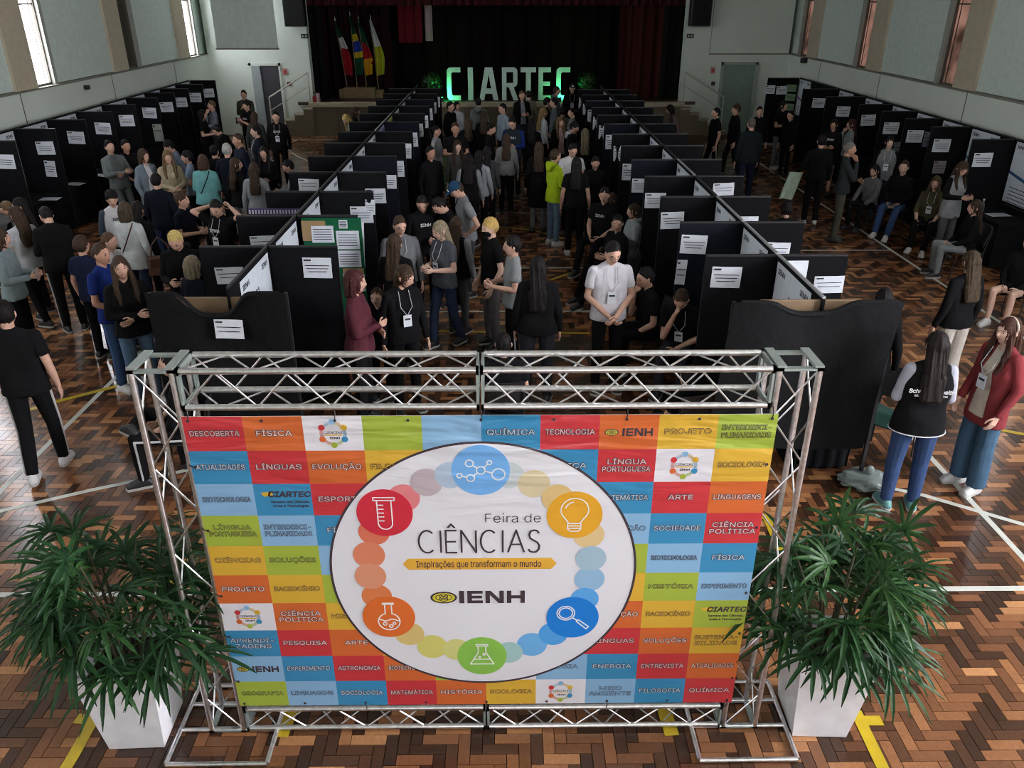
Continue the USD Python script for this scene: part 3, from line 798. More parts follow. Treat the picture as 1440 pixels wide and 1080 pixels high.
note('paper_strip', -1.71, 9.36, 1.45, .08, .55, 'long white paper strip hanging right of the green felt board', 0, 3, lines=0)
note('picture_card', -1.80, 10.66, 1.30, .12, .17, 'small framed picture card under the white sheet on the third left panel', 0, 0, plain((0.3, 0.3, 0.26), .5, name='card'), 1)
note('paper_notice', -1.78, 10.64, 1.60, .13, .2, 'narrow white sheet right of the notice on the third left panel', 0, 2)
note('paper_strip', 2.06, 9.0, 1.22, .12, .3, 'narrow white strip with two dots on the second right panel', 0, 3, lines=2)
note('paper_notice', 2.92, YR[0] - .02, 1.58, .24, .34, 'plain white sheet beside the notice on the nearest outer panel of the right stalls', 0, 0, lines=0)
t_ = thing('display_banner', 'open white display board with purple border on the outer side of the left stalls', 'board', (-2.92, 10.6, 0))
obj('board', rbox(-.46, -.03, 1.12, .34, 0, 1.60, .004), plain((0.05, 0.035, 0.12), .6, name='purple_board'), t_)
for x0 in (-.43, -.03):
    p_ = obj('page', bx(x0, -.036, 1.14, x0 + .36, -.031, 1.50), plain((0.6, 0.64, 0.74), .5, name='page'), t_)
    obj('printed_lines', cat([bx(x0 + .03, -.0385, 1.44 - .04 * i, x0 + .32, -.0365, 1.446 - .04 * i) for i in range(7)]), INK, p_)
obj('zigzag_trim', cat([bx(-.45 + .04 * i, -.036, 1.53, -.43 + .04 * i, -.031, 1.585) for i in range(20)]), plain((0.55, 0.5, 0.62), .5, name='trim'), t_)


# black sheets wrapped round the near ends
def end_drape(name, x0, x1, y, z0, sag, label, skew=0.0, lean=0.0):
    t_ = thing(name, label, 'cloth')
    ph = rng.random() * 5

    def fn(u, v):
        x = x0 + (x1 - x0) * u
        top = IH + .02 - sag * np.exp(-((u - .47) / .21) ** 4)
        z = z0 + (top - z0) * v + .03 * np.sin(u * 5 + ph) * (1 - v)
        yy = y + .02 * np.sin(u * 9 + ph + 2 * v) + .03 * np.sin(u * 4 - v * 6 + ph) * (1 - v) + .10 * sag * np.exp(-((u - .5) / .2) ** 2) * v + lean * (1 - v)
        return x + skew * (1 - v) + 0 * v, yy, z
    sheet = mat('black_sheet', {'t': ('geometry', {}), 'n': ('noise_texture', {'scale': 5.0, 'detail': 4.0}), 'b': ('bump', {'strength': .4, 'distance': .05}),
                                'p': ('principled_bsdf', {'base_color': (0.006, 0.0063, 0.007), 'roughness': .7, 'specular_ior_level': .12})},
                [('t.position', 'n.vector'), ('n.fac', 'b.height'), ('b.normal', 'p.normal')], 'p.BSDF')
    obj('sheet', gridsurf(fn, 40, 26, .006), sheet, t_, smooth=50)

    def fold(u, v):
        x = x0 + .06 + (x1 - x0 - .12) * u
        top = IH + .02 - sag * np.exp(-((u - .47) / .21) ** 4)
        return x, y - .012 + .05 * v, top - .02 + .03 * np.sin(v * 3.14)
    obj('folded_hem', gridsurf(fold, 30, 6, .006), sheet, t_, smooth=50)
    obj('corner_post', bx(x0, y + .05, 0, x0 + .03, y + .08, IH), FRAME, t_)
    obj('corner_post', bx(x1 - .03, y + .05, 0, x1, y + .08, IH), FRAME, t_)
    return t_


end_drape('black_drape', -3.12, -1.90, 6.62, .05, .20, 'sagging black sheet closing the near end of the left stalls')
end_drape('black_drape', 1.93, 3.36, 6.35, .42, .10, 'black sheet closing the near end of the right stalls', skew=-.10)


note('paper_notice', -2.42, 6.58, 1.50, .25, .18, 'white sheet with a ring emblem on the black sheet of the left stall end', 0, 2, lines=2)


def table(x0, y0, x1, y1, h, label, clothm=BLACKCLOTH):
    t_ = thing('stall_table', label, 'table', ((x0 + x1) / 2, (y0 + y1) / 2, 0))
    w, d = (x1 - x0) / 2, (y1 - y0) / 2
    obj('table_top', rbox(-w + .02, -d + .02, h - .03, w - .02, d - .02, h - .008), plain((0.20, 0.13, 0.07), .6, name='table_wood'), t_)
    ms = []
    for (ax, ay, bx_, by) in ((-w, -d, w, -d), (w, -d, w, d), (w, d, -w, d), (-w, d, -w, -d)):
        nx, ny = (by - ay), -(bx_ - ax)
        nl = math.hypot(nx, ny)
        nx, ny = nx / nl, ny / nl
        ms.append(gridsurf(lambda u, v, ax=ax, ay=ay, bx_=bx_, by=by, nx=nx, ny=ny: (ax + (bx_ - ax) * u + nx * .015 * np.sin(u * 24) * (1 - v), ay + (by - ay) * u + ny * .015 * np.sin(u * 24) * (1 - v), .02 + (h - .02) * v), 22, 4, .004))
    ms.append(bx(-w, -d, h - .006, w, d, h))
    obj('tablecloth', cat(ms), clothm, t_)
    for sx in (-1, 1):
        for sy in (-1, 1):
            obj('leg', tube((sx * (w - .06), sy * (d - .06), 0), (sx * (w - .06), sy * (d - .06), h - .03), .014), STEEL, t_)
    return t_


def flatpaper(x, y, z, w, d, label, rot=0, m=None):
    t_ = thing('loose_paper', label, 'paper', (x, y, z + .003), rot)
    obj('sheet', gridsurf(lambda u, v: (-w / 2 + w * u, -d / 2 + d * v, .002 * np.sin(u * 4)), 4, 4, .0014), m or PAPER, t_)
    obj('printed_lines', cat([bx(-w * .4, d * (.3 - .2 * i), .0035, w * .4, d * (.3 - .2 * i) + .008, .0045) for i in range(4)]), INK, t_)


t_ = table(-3.05, 6.85, -2.55, 7.8, .76, 'black-covered table inside the nearest left stall, outer side')
t_ = table(2.85, 6.62, 3.3, 7.55, .76, 'black-covered table inside the nearest right stall, outer side')
t_ = thing('wood_board', 'brown board seen over the sagging sheet of the left stall end', 'board')
obj('board', rbox(-2.95, 6.78, .5, -2.0, 6.81, 1.72), plain((0.19, 0.125, 0.07), .6, name='brown_board'), t_)
t_ = thing('wood_board', 'brown board seen over the black sheet of the right stall end', 'board')
obj('board', rbox(2.2, 6.5, .5, 3.05, 6.53, 1.78), plain((0.19, 0.125, 0.07), .6, name='brown_board'), t_)

# stall rows along the side walls
WH = 1.9
WL, WR = -9.05, 8.78
YWL = [14.15, 15.5, 16.7, 17.9, 19.1, 20.4, 21.5, 22.5, 23.6, 24.7]
YWR = [14.15, 15.6, 16.7, 17.8, 19.0, 20.5, 22.2, 25.3]
for side, X0, YS, s in (('left', WL, YWL, 1), ('right', WR, YWR, -1)):
    ee = [YS[0] - 1.3] + YS
    for k in range(len(ee) - 1):
        spine('wall_spine_panel', X0, ee[k] + .01, ee[k + 1] - .01, WH, f'black panel along the {side} wall, {ORD[k]} bay from the camera', False)
        poster(X0 + s * .016, ee[k + 1] - .55, WH - .52, .92, 1.0, 90 * s, f'printed poster against the {side} wall in its {ORD[k]} bay from the camera', k)
    for k, y in enumerate(YS):
        a, b = sorted((X0 + s * .02, X0 + s * (.74 if not (side == 'right' and k >= 5) else .95)))
        panel('wall_cross_panel', a, b, y, WH, f'black cross panel, {ORD[k]} from the camera in the row along the {side} wall')
        note('paper_notice', X0 + s * .5, y - .02, 1.56, .33, .24, f'white printed notice on the {ORD[k]} panel along the {side} wall', 0, rng.uniform(-3, 3))
        if k < len(YS) - 1 and YS[k + 1] - y < 2:
            xa, xb = sorted((X0 + s * .08, X0 + s * .68))
            table(xa, y + .12, xb, YS[k + 1] - .1, .75, f'black-draped table in the bay behind the {ORD[k]} panel along the {side} wall')
table(-8.95, 12.95, -8.35, 14.05, .75, 'black-draped table in front of the nearest panel along the left wall')
table(8.1, 12.9, 8.7, 14.05, .75, 'black-draped table with bottle and paper at the near end of the right wall row')
for (u, v, lab) in [(105, 257, 'third'), (70, 278, 'second'), (143, 245, 'fourth')]:
    p = at(u, v, z=.78)
    flatpaper(p[0], p[1], .755, .34, .24, f'loose white paper on the {lab} table along the left wall', rng.uniform(-15, 15))
p = at(1404, 319, z=.78)
flatpaper(8.42, 13.5, .755, .36, .22, 'white paper on the table at the right edge of the picture', 5)
note('picture_sheet', WL + .5, YWL[1] - .02, 1.18, .2, .3, 'white sheet with three pictures below the notice on the second left wall panel', 0, 4, None, 3)
note('picture_sheet', WL + .62, YWL[5] - .02, 1.1, .22, .4, 'pale sheet with a dark figure on the sixth left wall panel', 0, 0, plain((0.42, 0.48, 0.42), .5, name='figure_sheet'), 1)
note('picture_sheet', WR - .22, YWR[2] - .02, 1.5, .18, .3, 'dark patterned sheet beside the notice on the third right wall panel', 0, 0, plain((0.16, 0.16, 0.2), .5, name='pattern_sheet'), 4)
note('picture_sheet', WR - .25, YWR[3] - .02, 1.12, .22, .3, 'grey green sheet under the patterned sheet along the right wall', 0, 0, plain((0.22, 0.26, 0.24), .5, name='greygreen_sheet'), 2)
note('picture_sheet', WR - .45, YWR[1] - .02, 1.16, .24, .24, 'pinkish sheet under the notice on the second right wall panel', 0, 0, plain((0.34, 0.29, 0.32), .5, name='pink_sheet'), 2)
for k, z in enumerate((1.62, 1.36, 1.08)):
    note('green_sheet', WR - .22, YWR[7] - .02, z, .3, .2, ('upper', 'middle', 'lowest')[k] + ' of three green sheets on the last right wall panel', 0, 2, plain((0.20, 0.33, 0.20), .6, name='green_paper'), 2)
note('paper_notice', WR - .86, YWR[7] - .02, 1.58, .3, .24, 'white notice at the left edge of the last right wall panel', 0, 0)
t_ = thing('bottle', 'clear bottle on the black table at the right edge', 'bottle', (8.2, 13.65, .752))
bm = trimesh.creation.revolve(np.array([(0, 0), (.032, 0), (.034, .01), (.034, .14), (.014, .19), (.013, .22), (0, .22)]), sections=18)
obj('bottle_body', bm, mat('bottle_glass', {'p': ('principled_bsdf', {'base_color': (.8, .9, .9), 'roughness': .08, 'transmission_weight': .9})}, [], 'p.BSDF'), t_, smooth=40)
cm_ = trimesh.creation.cylinder(.015, .022, sections=12)
cm_.apply_translation([0, 0, .232])
obj('cap', cm_, plain((.6, .6, .62), .5, name='cap'), t_)
# ------------------------------------------------------------------ the aluminium truss frame
tf = thing('truss_frame', 'square aluminium truss frame holding the printed banner', 'frame')
TR, BR = .0165, .0052
LX0, LX1, RX0, RX1 = -1.835, -1.635, 1.355, 1.555
TY0, TY1 = 3.585, 3.785
TZT = 2.485


def truss(name, p0, p1, axis, parent, nb, ends=True, phase=0):
    """box truss between corner p0 and p1 running along axis: four chords in one mesh, each brace a piece of its own"""
    p0, p1 = np.array(p0, float), np.array(p1, float)
    o = [a for a in range(3) if a != axis]
    C4 = []
    for a in (0, 1):
        for b in (0, 1):
            s, e = p0.copy(), p1.copy()
            s[o[0]] = e[o[0]] = (p0, p1)[a][o[0]]
            s[o[1]] = e[o[1]] = (p0, p1)[b][o[1]]
            C4.append((s, e))
    ch = obj(name, cat([tube(s, e, TR, 14) for s, e in C4]), STEEL, parent, smooth=40)
    for (i, j) in ((0, 1), (1, 3), (3, 2), (2, 0)):
        (s1, e1), (s2, e2) = C4[i], C4[j]
        for k in range(nb):
            a, b = k / nb, (k + 1) / nb
            if (k + phase) % 2 == 0:
                q0, q1 = s1 + (e1 - s1) * a, s2 + (e2 - s2) * b
            else:
                q0, q1 = s2 + (e2 - s2) * a, s1 + (e1 - s1) * b
            obj('brace', tube(q0, q1, BR, 6), STEEL, ch)
    if ends:
        for f in (0.0, 1.0):
            q = [s + (e - s) * f for s, e in C4]
            c = (q[0] + q[3]) / 2
            h = np.abs(q[3] - q[0]) / 2 + TR
            h[axis] = .006
            a_, b_ = c - h, c + h
            ring = []
            for oo in o:
                for sg in (0, 1):
                    lo, hi = a_.copy(), b_.copy()
                    if sg:
                        lo[oo] = hi[oo] - .035
                    else:
                        hi[oo] = lo[oo] + .035
                    ring.append(bx(*lo, *hi))
            obj('end_plate', cat(ring), PLATE, ch)
    return ch


PLATE = plain((0.38, 0.44, 0.42), .4, .6, name='end_plate')
truss('leg_truss', (LX0, TY0, .02), (LX1, TY1, TZT), 2, tf, 9)
truss('leg_truss', (RX0, TY0, .02), (RX1, TY1, TZT), 2, tf, 9, phase=1)
XM = -.125
truss('top_truss', (LX1 + .03, TY0, TZT - .2), (XM - .012, TY1, TZT), 0, tf, 8)
truss('top_truss', (XM + .012, TY0, TZT - .2), (RX0 - .03, TY1, TZT), 0, tf, 8, phase=1)
truss('bottom_truss', (LX1 + .03, TY0, .035), (XM - .012, TY1, .195), 0, tf, 8)
truss('bottom_truss', (XM + .012, TY0, .035), (RX0 - .03, TY1, .195), 0, tf, 8, phase=1)
for (x0, x1, lx0, lx1) in ((-2.03, -1.43, LX0, LX1), (1.155, 1.745, RX0, RX1)):
    y0, y1 = 3.335, 3.94
    loop = [((x0, y0, .02), (x1, y0, .02)), ((x0, y1, .02), (x1, y1, .02)), ((x0, y0, .02), (x0, y1, .02)), ((x1, y0, .02), (x1, y1, .02)), ((x0, TY0, .02), (x1, TY0, .02)), ((x0, TY1, .02), (x1, TY1, .02))]
    bf = obj('base_frame', cat([tube(a, b, .015, 12) for a, b in loop]), STEEL, tf, smooth=40)
    for (a, b) in (((x0, y0, .02), (lx0, TY0, .02)), ((x1, y0, .02), (lx1, TY0, .02)), ((x0, y1, .02), (lx0, TY1, .3)), ((x1, y1, .02), (lx1, TY1, .3))):
        pass
for (a, b) in ((LX0, LX1), (RX0, RX1)):
    obj('cap_plate', cat([bx(a - .015, TY0 - .015, TZT + .012, a + .03, TY1 + .015, TZT + .022), bx(b - .03, TY0 - .015, TZT + .012, b + .015, TY1 + .015, TZT + .022)]), PLATE, tf)

# ------------------------------------------------------------------ the banner
BX0, BX1, BZ0, BZ1, BY = -1.622, 1.378, .248, 2.245, 3.562
bn = thing('banner', 'large printed vinyl banner with coloured word tiles round a white science fair emblem', 'banner')
VCOL = {'R': (0.56, 0.040, 0.050), 'O': (0.62, 0.135, 0.035), 'B': (0.040, 0.25, 0.47), 'L': (0.24, 0.44, 0.66), 'G': (0.35, 0.44, 0.055), 'Y': (0.66, 0.40, 0.045), 'W': (0.74, 0.72, 0.77)}


def vinyl(c, name='vinyl', rough=.30):
    return mat(f'{name}_{key(c)}', {'g': ('geometry', {}), 's': ('separate_xyz', {}), 'm': ('mapping', {'scale': (1.6, 1.0, 7.0)}),
                                    'n': ('noise_texture', {'scale': 1.3, 'detail': 2.0, 'distortion': .6}),
                                    'h': ('map_range', {'from_min': 1.5, 'from_max': 2.25, 'to_min': 0.06, 'to_max': 1.0, 'clamp': True}),
                                    'x': ('math', {'math_type': 'multiply'}), 'b': ('bump', {'strength': 0.65, 'distance': 0.05}),
                                    'p': ('principled_bsdf', {'base_color': c, 'roughness': rough, 'specular_ior_level': .5})},
               [('g.position', 's.vector'), ('g.position', 'm.vector'), ('m.vector', 'n.vector'), ('s.z', 'h.value'), ('n.fac', 'x.value1'), ('h.result', 'x.value2'),
                ('x.value', 'b.height'), ('b.normal', 'p.normal')], 'p.BSDF')


obj('vinyl_sheet', bx(BX0, BY, BZ0, BX1, BY + .004, BZ1), vinyl((0.7, 0.69, 0.7)), bn)
OUTL = vinyl((0.055, 0.04, 0.05), 'print_dark')
WLET = vinyl((0.72, 0.66, 0.66), 'print_white')
GRID = [
    ['R:DESCOBERTA', 'O:FÍSICA', 'W:@', 'G:', 'L:', 'B:QUÍMICA', 'R:TECNOLOGIA', 'O:#', 'Y:PROJETO', 'G:INTERDISCI-|PLINARIDADE'],
    ['B:ATUALIDADES', 'R:LÍNGUAS', 'O:EVOLUÇÃO', 'Y:FILOSOFIA', 'Y:', 'W:', 'B:FÍSICA', 'R:LÍNGUA|PORTUGUESA', 'W:@', 'Y:SOCIOLOGIA'],
    ['L:BIOTECNOLOGIA', 'B:%', 'R:ESPORTE', 'O:', 'W:', 'W:', 'B:', 'B:MATEMÁTICA', 'R:ARTE', 'O:LINGUAGENS'],
    ['G:LÍNGUA|PORTUGUESA', 'L:INTERDISCI-|PLINARIDADE', 'B:FÍSICA', 'W:', 'W:', 'W:', 'W:', 'L:EDUCAÇÃO', 'B:SOCIEDADE', 'R:CIÊNCIA|POLÍTICA'],
    ['Y:CIÊNCIAS', 'G:SOLUÇÕES', 'L:', 'W:', 'W:', 'W:', 'W:', 'G:', 'L:BIOTECNOLOGIA', 'B:FÍSICA'],
    ['O:PROJETO', 'Y:RACIOCÍNIO', 'G:', 'W:', 'W:', 'W:', 'W:', 'Y:', 'G:HISTÓRIA', 'L:EXPERIMENTO'],
    ['W:@', 'O:CIÊNCIA|POLÍTICA', 'Y:HISTÓRIA', 'W:', 'W:', 'W:', 'W:', 'O:EVOLUÇÃO', 'Y:RACIOCÍNIO', 'G:%'],
    ['B:APRENDI-|ZAGENS', 'R:PESQUISA', 'O:ARTE', 'Y:', 'W:', 'W:', 'R:', 'R:LÍNGUAS', 'O:SOLUÇÕES', 'Y:SUSTENTA-|BILIDADE'],
    ['L:#', 'B:EXPERIMENTO', 'R:ASTRONOMIA', 'O:BIOTECNOLOGIA', 'G:', 'W:', 'L:POESIA', 'B:ENERGIA', 'R:ENTREVISTA', 'O:ATUALIDADES'],
    ['G:GEOGRAFIA', 'L:LINGUAGENS', 'B:SOCIOLOGIA', 'R:MATEMÁTICA', 'O:HISTÓRIA', 'Y:ECOLOGIA', 'W:@', 'L:MEIO|AMBIENTE', 'B:FILOSOFIA', 'R:QUÍMICA']]
cw, chh = (BX1 - BX0) / 10, (BZ1 - BZ0) / 10
CX, CZ, CR = BX0 + 1.497, BZ1 - .985, .843
EMB = affinity.scale(Point(CX, CZ).buffer(CR, 64), 1.0, .985)
L1, L2, L3, L4 = BY - .0012, BY - .0022, BY - .0032, BY - .0042


def put(shape, y, m, name, parent, clip=True, d=.001):
    if clip:
        shape = shape.difference(EMB)
    if shape.area < 1e-6:
        return None
    return obj(name, flat(shape, y, d), m, parent)


def ienh(cx, cz, h, w):
    """the heavy wide capitals I E N H, centred"""
    t = .25
    P = [sbox(0, 0, .28, 1)]
    P += [sbox(.46, .78, 1.34, 1), sbox(.46, .39, 1.30, .61), sbox(.46, 0, 1.34, .22), sbox(.46, 0, .72, 1)]
    P += [sbox(1.50, 0, 1.50 + t, 1), sbox(2.30, 0, 2.30 + t, 1), Polygon([(1.50, 1), (1.80, 1), (2.55, 0), (2.25, 0)])]
    P += [sbox(2.73, 0, 2.73 + t, 1), sbox(3.50, 0, 3.50 + t, 1), sbox(2.73, .38, 3.75, .62)]
    sh_ = unary_union(P)
    return affinity.translate(affinity.scale(sh_, w / 3.75, h, origin=(0, 0)), cx - w / 2, cz - h / 2)


def small_logo(cx, cz, parent):
    """the ring emblem with its tiny heading, printed on the white tiles"""
    cols = [('L', 90), ('Y', 30), ('B', -30), ('G', -90), ('O', -150), ('R', 150)]
    for c, a in cols:
        x, z = cx + .062 * 1.05 * math.cos(math.radians(a)), cz + .068 * math.sin(math.radians(a))
        put(Point(x, z).buffer(.0165), L2, vinyl(VCOL[c]), 'ring_dot', parent)
    for c, a in cols:
        for q in (15, 30, 45):
            x, z = cx + .060 * math.cos(math.radians(a + q)), cz + .062 * math.sin(math.radians(a + q))
            put(Point(x, z).buffer(.0105), L2 + .0004, vinyl(tuple(.55 * v + .35 for v in VCOL[c])), 'ring_bead', parent, d=.0004)
    put(affinity.translate(text_shape('CIÊNCIAS', .014), cx, cz + .006), L2, OUTL, 'logo_heading', parent)
    put(sbox(cx - .045, cz - .012, cx + .045, cz - .006), L2, vinyl(VCOL['Y']), 'logo_band', parent)
    put(affinity.translate(text_shape('IENH', .011, 3, 1.4), cx + .006, cz - .026), L2, OUTL, 'logo_name', parent)


def crest(cx, cz, a, parent, clip=True, y=L2):
    """yellow oval crest with twined dark lines"""
    ov = affinity.scale(Point(cx, cz).buffer(1, 24), a, a * .56)
    inner = affinity.scale(Point(cx, cz).buffer(1, 24), a * .84, a * .44)
    put(ov, y, OUTL, 'crest_rim', parent, clip)
    put(inner, y - .0008, vinyl((0.62, 0.55, 0.05)), 'crest_oval', parent, clip, .0006)
    t = np.linspace(0, 2 * math.pi, 40)
    kn = unary_union([LineString(np.stack([cx + a * .30 * np.cos(t) + dx * a, cz + a * .24 * np.sin(t) + dz * a], 1)).buffer(a * .03) for dx, dz in ((-.3, .02), (.3, .02), (0, -.1), (0, .14))])
    put(kn.intersection(inner), y - .0016, OUTL, 'crest_knot', parent, clip, .0006)


def lettering(text, cx, cz, h, wide, maxw, parent, y=L2, clip=True, tint=(.7, .7, .7)):
    sh = text_shape(text, h, 1, wide)
    w = sh.bounds[2] - sh.bounds[0]
    if w > maxw:
        sh = affinity.scale(sh, maxw / w, 1, origin=(0, 0))
    sh = affinity.translate(sh, cx, cz)
    if sum(tint) > .80:                          # pale tiles carry hollow dark letters
        put(sh.buffer(h * .055, 3).simplify(h * .02), y, OUTL, 'lettering_outline', parent, clip)
        put(sh.buffer(-h * .038), y - .0009, vinyl(tint), 'lettering', parent, clip)
        return
    put(sh.buffer(h * .105, 3).simplify(h * .02), y, OUTL, 'lettering_outline', parent, clip)
    put(sh.simplify(h * .015), y - .0009, vinyl(tuple(.40 * t + .42 for t in tint), 'print_pale'), 'lettering', parent, clip)


for r in range(10):
    for c in range(10):
        col, txt = GRID[r][c].split(':', 1)
        x0, z1 = BX0 + c * cw, BZ1 - r * chh
        cell = sbox(x0, z1 - chh, x0 + cw, z1)
        if cell.difference(EMB).area < 1e-5:
            continue
        pc = put(cell, L1, vinyl(VCOL[col]), 'printed_tile', bn)
        cx, cz = x0 + cw / 2, z1 - chh / 2
        if txt == '@':
            small_logo(cx, cz, pc)
        elif txt == '#':
            crest(cx - .088, cz, .036, pc)
            put(ienh(cx + .045, cz, .046, .155), L2, OUTL, 'logo_name', pc)
        elif txt == '%':
            put(affinity.translate(affinity.skew(text_shape('CIARTEC', .033, 4, 1.12), 10), cx + .035, cz + .035), L2, OUTL, 'logo_name', pc)
            put(affinity.translate(text_shape('Semana das Ciências,', .0145, 2), cx + .035, cz - .012), L2, OUTL, 'logo_line', pc)
            put(affinity.translate(text_shape('Artes e Tecnologias', .0145, 2), cx + .035, cz - .038), L2, OUTL, 'logo_line', pc)
            put(Polygon([(cx - .115, cz + .045), (cx - .06, cz + .05), (cx - .05, cz + .03), (cx - .10, cz + .02)]), L2, vinyl(VCOL['Y']), 'logo_mark', pc)
        elif txt:
            ls = txt.split('|')
            for i, t in enumerate(ls):
                lettering(t, cx, cz + .004 + (.021 if len(ls) == 2 else 0) - .044 * i, .0295, 1.30, cw * .84, pc, tint=VCOL[col])

em = obj('emblem_disc', flat(EMB, L1, .001), vinyl((0.74, 0.73, 0.78)), bn)
obj('emblem_rim', flat(EMB.buffer(.006).difference(EMB.buffer(-.007)), L2, .001), OUTL, em)


def pe(u, v):
    """where a pixel of the photograph meets the banner"""
    p = at(u, v, y=BY)
    return p[0], p[2]


def bead(u, v, r, c, name, y):
    x, z = pe(u, v)
    obj(name, flat(Point(x, z).buffer(r, 32), y, .0004), vinyl(c), em)


ORANGE2, PINKR, LBL = (0.70, 0.28, 0.16), (0.72, 0.22, 0.24), (0.32, 0.52, 0.80)
beads = [(568, 700, .085, PINKR), (600, 678, .085, (0.50, 0.42, 0.46)), (633, 668, .08, (0.42, 0.52, 0.66)), (716, 668, .08, (0.55, 0.60, 0.62)), (751, 680, .085, (0.66, 0.56, 0.36)), (784, 700, .085, (0.70, 0.50, 0.22)),
         (526, 748, .085, (0.68, 0.17, 0.10)), (519, 780, .088, (0.68, 0.22, 0.12)), (521, 810, .088, (0.68, 0.28, 0.17)), (530, 838, .085, (0.66, 0.19, 0.07)),
         (828, 752, .085, (0.70, 0.52, 0.26)), (831, 785, .085, (0.36, 0.50, 0.60)), (829, 814, .085, (0.28, 0.46, 0.66)), (822, 842, .08, (0.10, 0.36, 0.74)),
         (576, 891, .085, (0.64, 0.48, 0.18)), (608, 909, .088, (0.62, 0.58, 0.16)), (642, 913, .08, (0.62, 0.60, 0.22)), (716, 917, .08, (0.36, 0.56, 0.56)), (748, 906, .088, (0.15, 0.42, 0.76)), (778, 891, .085, (0.08, 0.34, 0.74))]
for i, (u, v, r, c) in enumerate(beads):
    bead(u, v, r, c, 'emblem_bead', L2 - .0003 * (i % 3))
bigs = [(676, 661, .152, (0.17, 0.42, 0.80), 'molecule'), (541, 721, .150, (0.62, 0.03, 0.055), 'tube'), (808, 724, .150, (0.76, 0.38, 0.03), 'bulb'),
        (547, 867, .150, (0.70, 0.15, 0.03), 'flask'), (805, 868, .150, (0.012, 0.20, 0.66), 'lens'), (678, 922, .145, (0.24, 0.50, 0.08), 'cone')]
LINEW = vinyl((0.78, 0.77, 0.76), 'print_line')


def icon(kind):
    L = []
    W = .0055
    ring = lambda x, z, r: Point(x, z).buffer(r, 20).exterior
    if kind == 'molecule':
        N = [(-.052, .038, .018), (0, 0, .020), (.04, .042, .011), (.082, -.022, .03), (-.048, -.042, .018), (-.10, -.028, .012)]
        L = [ring(*n) for n in N]
        for a, b in ((0, 1), (1, 2), (1, 3), (1, 4), (4, 5)):
            p, q = np.array(N[a][:2]), np.array(N[b][:2])
            d = (q - p) / np.linalg.norm(q - p)
            L.append(LineString([p + d * N[a][2], q - d * N[b][2]]))
    elif kind == 'tube':
        L = [LineString([(-.05, .088), (.05, .088), (.05, .072), (-.05, .072), (-.05, .088)]), LineString([(-.034, .072), (-.034, -.06)] + [(.034 * math.cos(a), -.06 + .034 * math.sin(a)) for a in np.linspace(math.pi, 2 * math.pi, 12)] + [(.034, .072)])]
        L += [LineString([(-.034, z), (-.006, z)]) for z in (.045, .022, 0, -.022, -.045)]
    elif kind == 'bulb':
        L = [LineString([(-.028, -.045)] + [(.066 * math.cos(a), .03 + .066 * math.sin(a)) for a in np.linspace(math.radians(225), math.radians(-45), 30)] + [(.028, -.045)]),
             LineString([(.045 * math.cos(a), .03 + .045 * math.sin(a)) for a in np.linspace(math.radians(165), math.radians(100), 8)])]
        L += [LineString([(-.032, z), (.032, z)]) for z in (-.048, -.062, -.076)] + [LineString([(-.032, -.048), (-.032, -.08), (-.018, -.094), (.018, -.094), (.032, -.08), (.032, -.048)])]
    elif kind == 'flask':
        L = [LineString([(-.028, .09), (.028, .09)]), LineString([(-.028, .083), (.028, .083)]), LineString([(-.017, .083), (-.017, .02)] + [(.055 * math.cos(a), -.03 + .055 * math.sin(a)) for a in np.linspace(math.radians(108), math.radians(432), 36)] + [(.017, .02), (.017, .083)]),
             LineString([(x, -.02 + .006 * math.sin(x * 90)) for x in np.linspace(-.054, .054, 16)]), ring(-.022, -.045, .009), ring(.008, -.06, .009), ring(.026, -.042, .007)]
    elif kind == 'lens':
        L = [ring(-.035, .03, .045), ring(-.035, .03, .034), LineString([(.002, -.002), (.025, -.02)]), Polygon([(.02, -.025), (.03, -.014), (.085, -.06), (.072, -.075)]).exterior]
    elif kind == 'cone':
        L = [LineString([(-.03, .08), (.03, .08), (.03, .07), (-.03, .07), (-.03, .08)]), LineString([(-.02, .07), (-.02, .025), (-.062, -.055), (.062, -.055), (.02, .025), (.02, .07)]), LineString([(-.045, -.022), (.045, -.022)]), ring(.01, .012, .006), ring(-.012, -.005, .005)]
    return unary_union([l.buffer(W / 2 * 1.1) for l in L])


for (u, v, r, c, kind) in bigs:
    x, z = pe(u, v)
    d_ = obj('emblem_disc_icon', flat(Point(x, z).buffer(r, 48), L3, .0008), vinyl(c), em)
    obj('icon_line', flat(affinity.translate(affinity.scale(icon(kind), 1.12, 1.12, origin=(0, 0)), x, z), L4, .0008), LINEW, em)
# lettering inside the emblem
x, z = pe(721, 728)
fd_ = text_shape('Feira de', .058, 0, 1.0)
fd_ = affinity.scale(fd_.buffer(-.0012), .30 / (fd_.bounds[2] - fd_.bounds[0]), 1, origin=(0, 0))
obj('lettering', flat(affinity.translate(fd_, x, z), L3, .0008), OUTL, em)


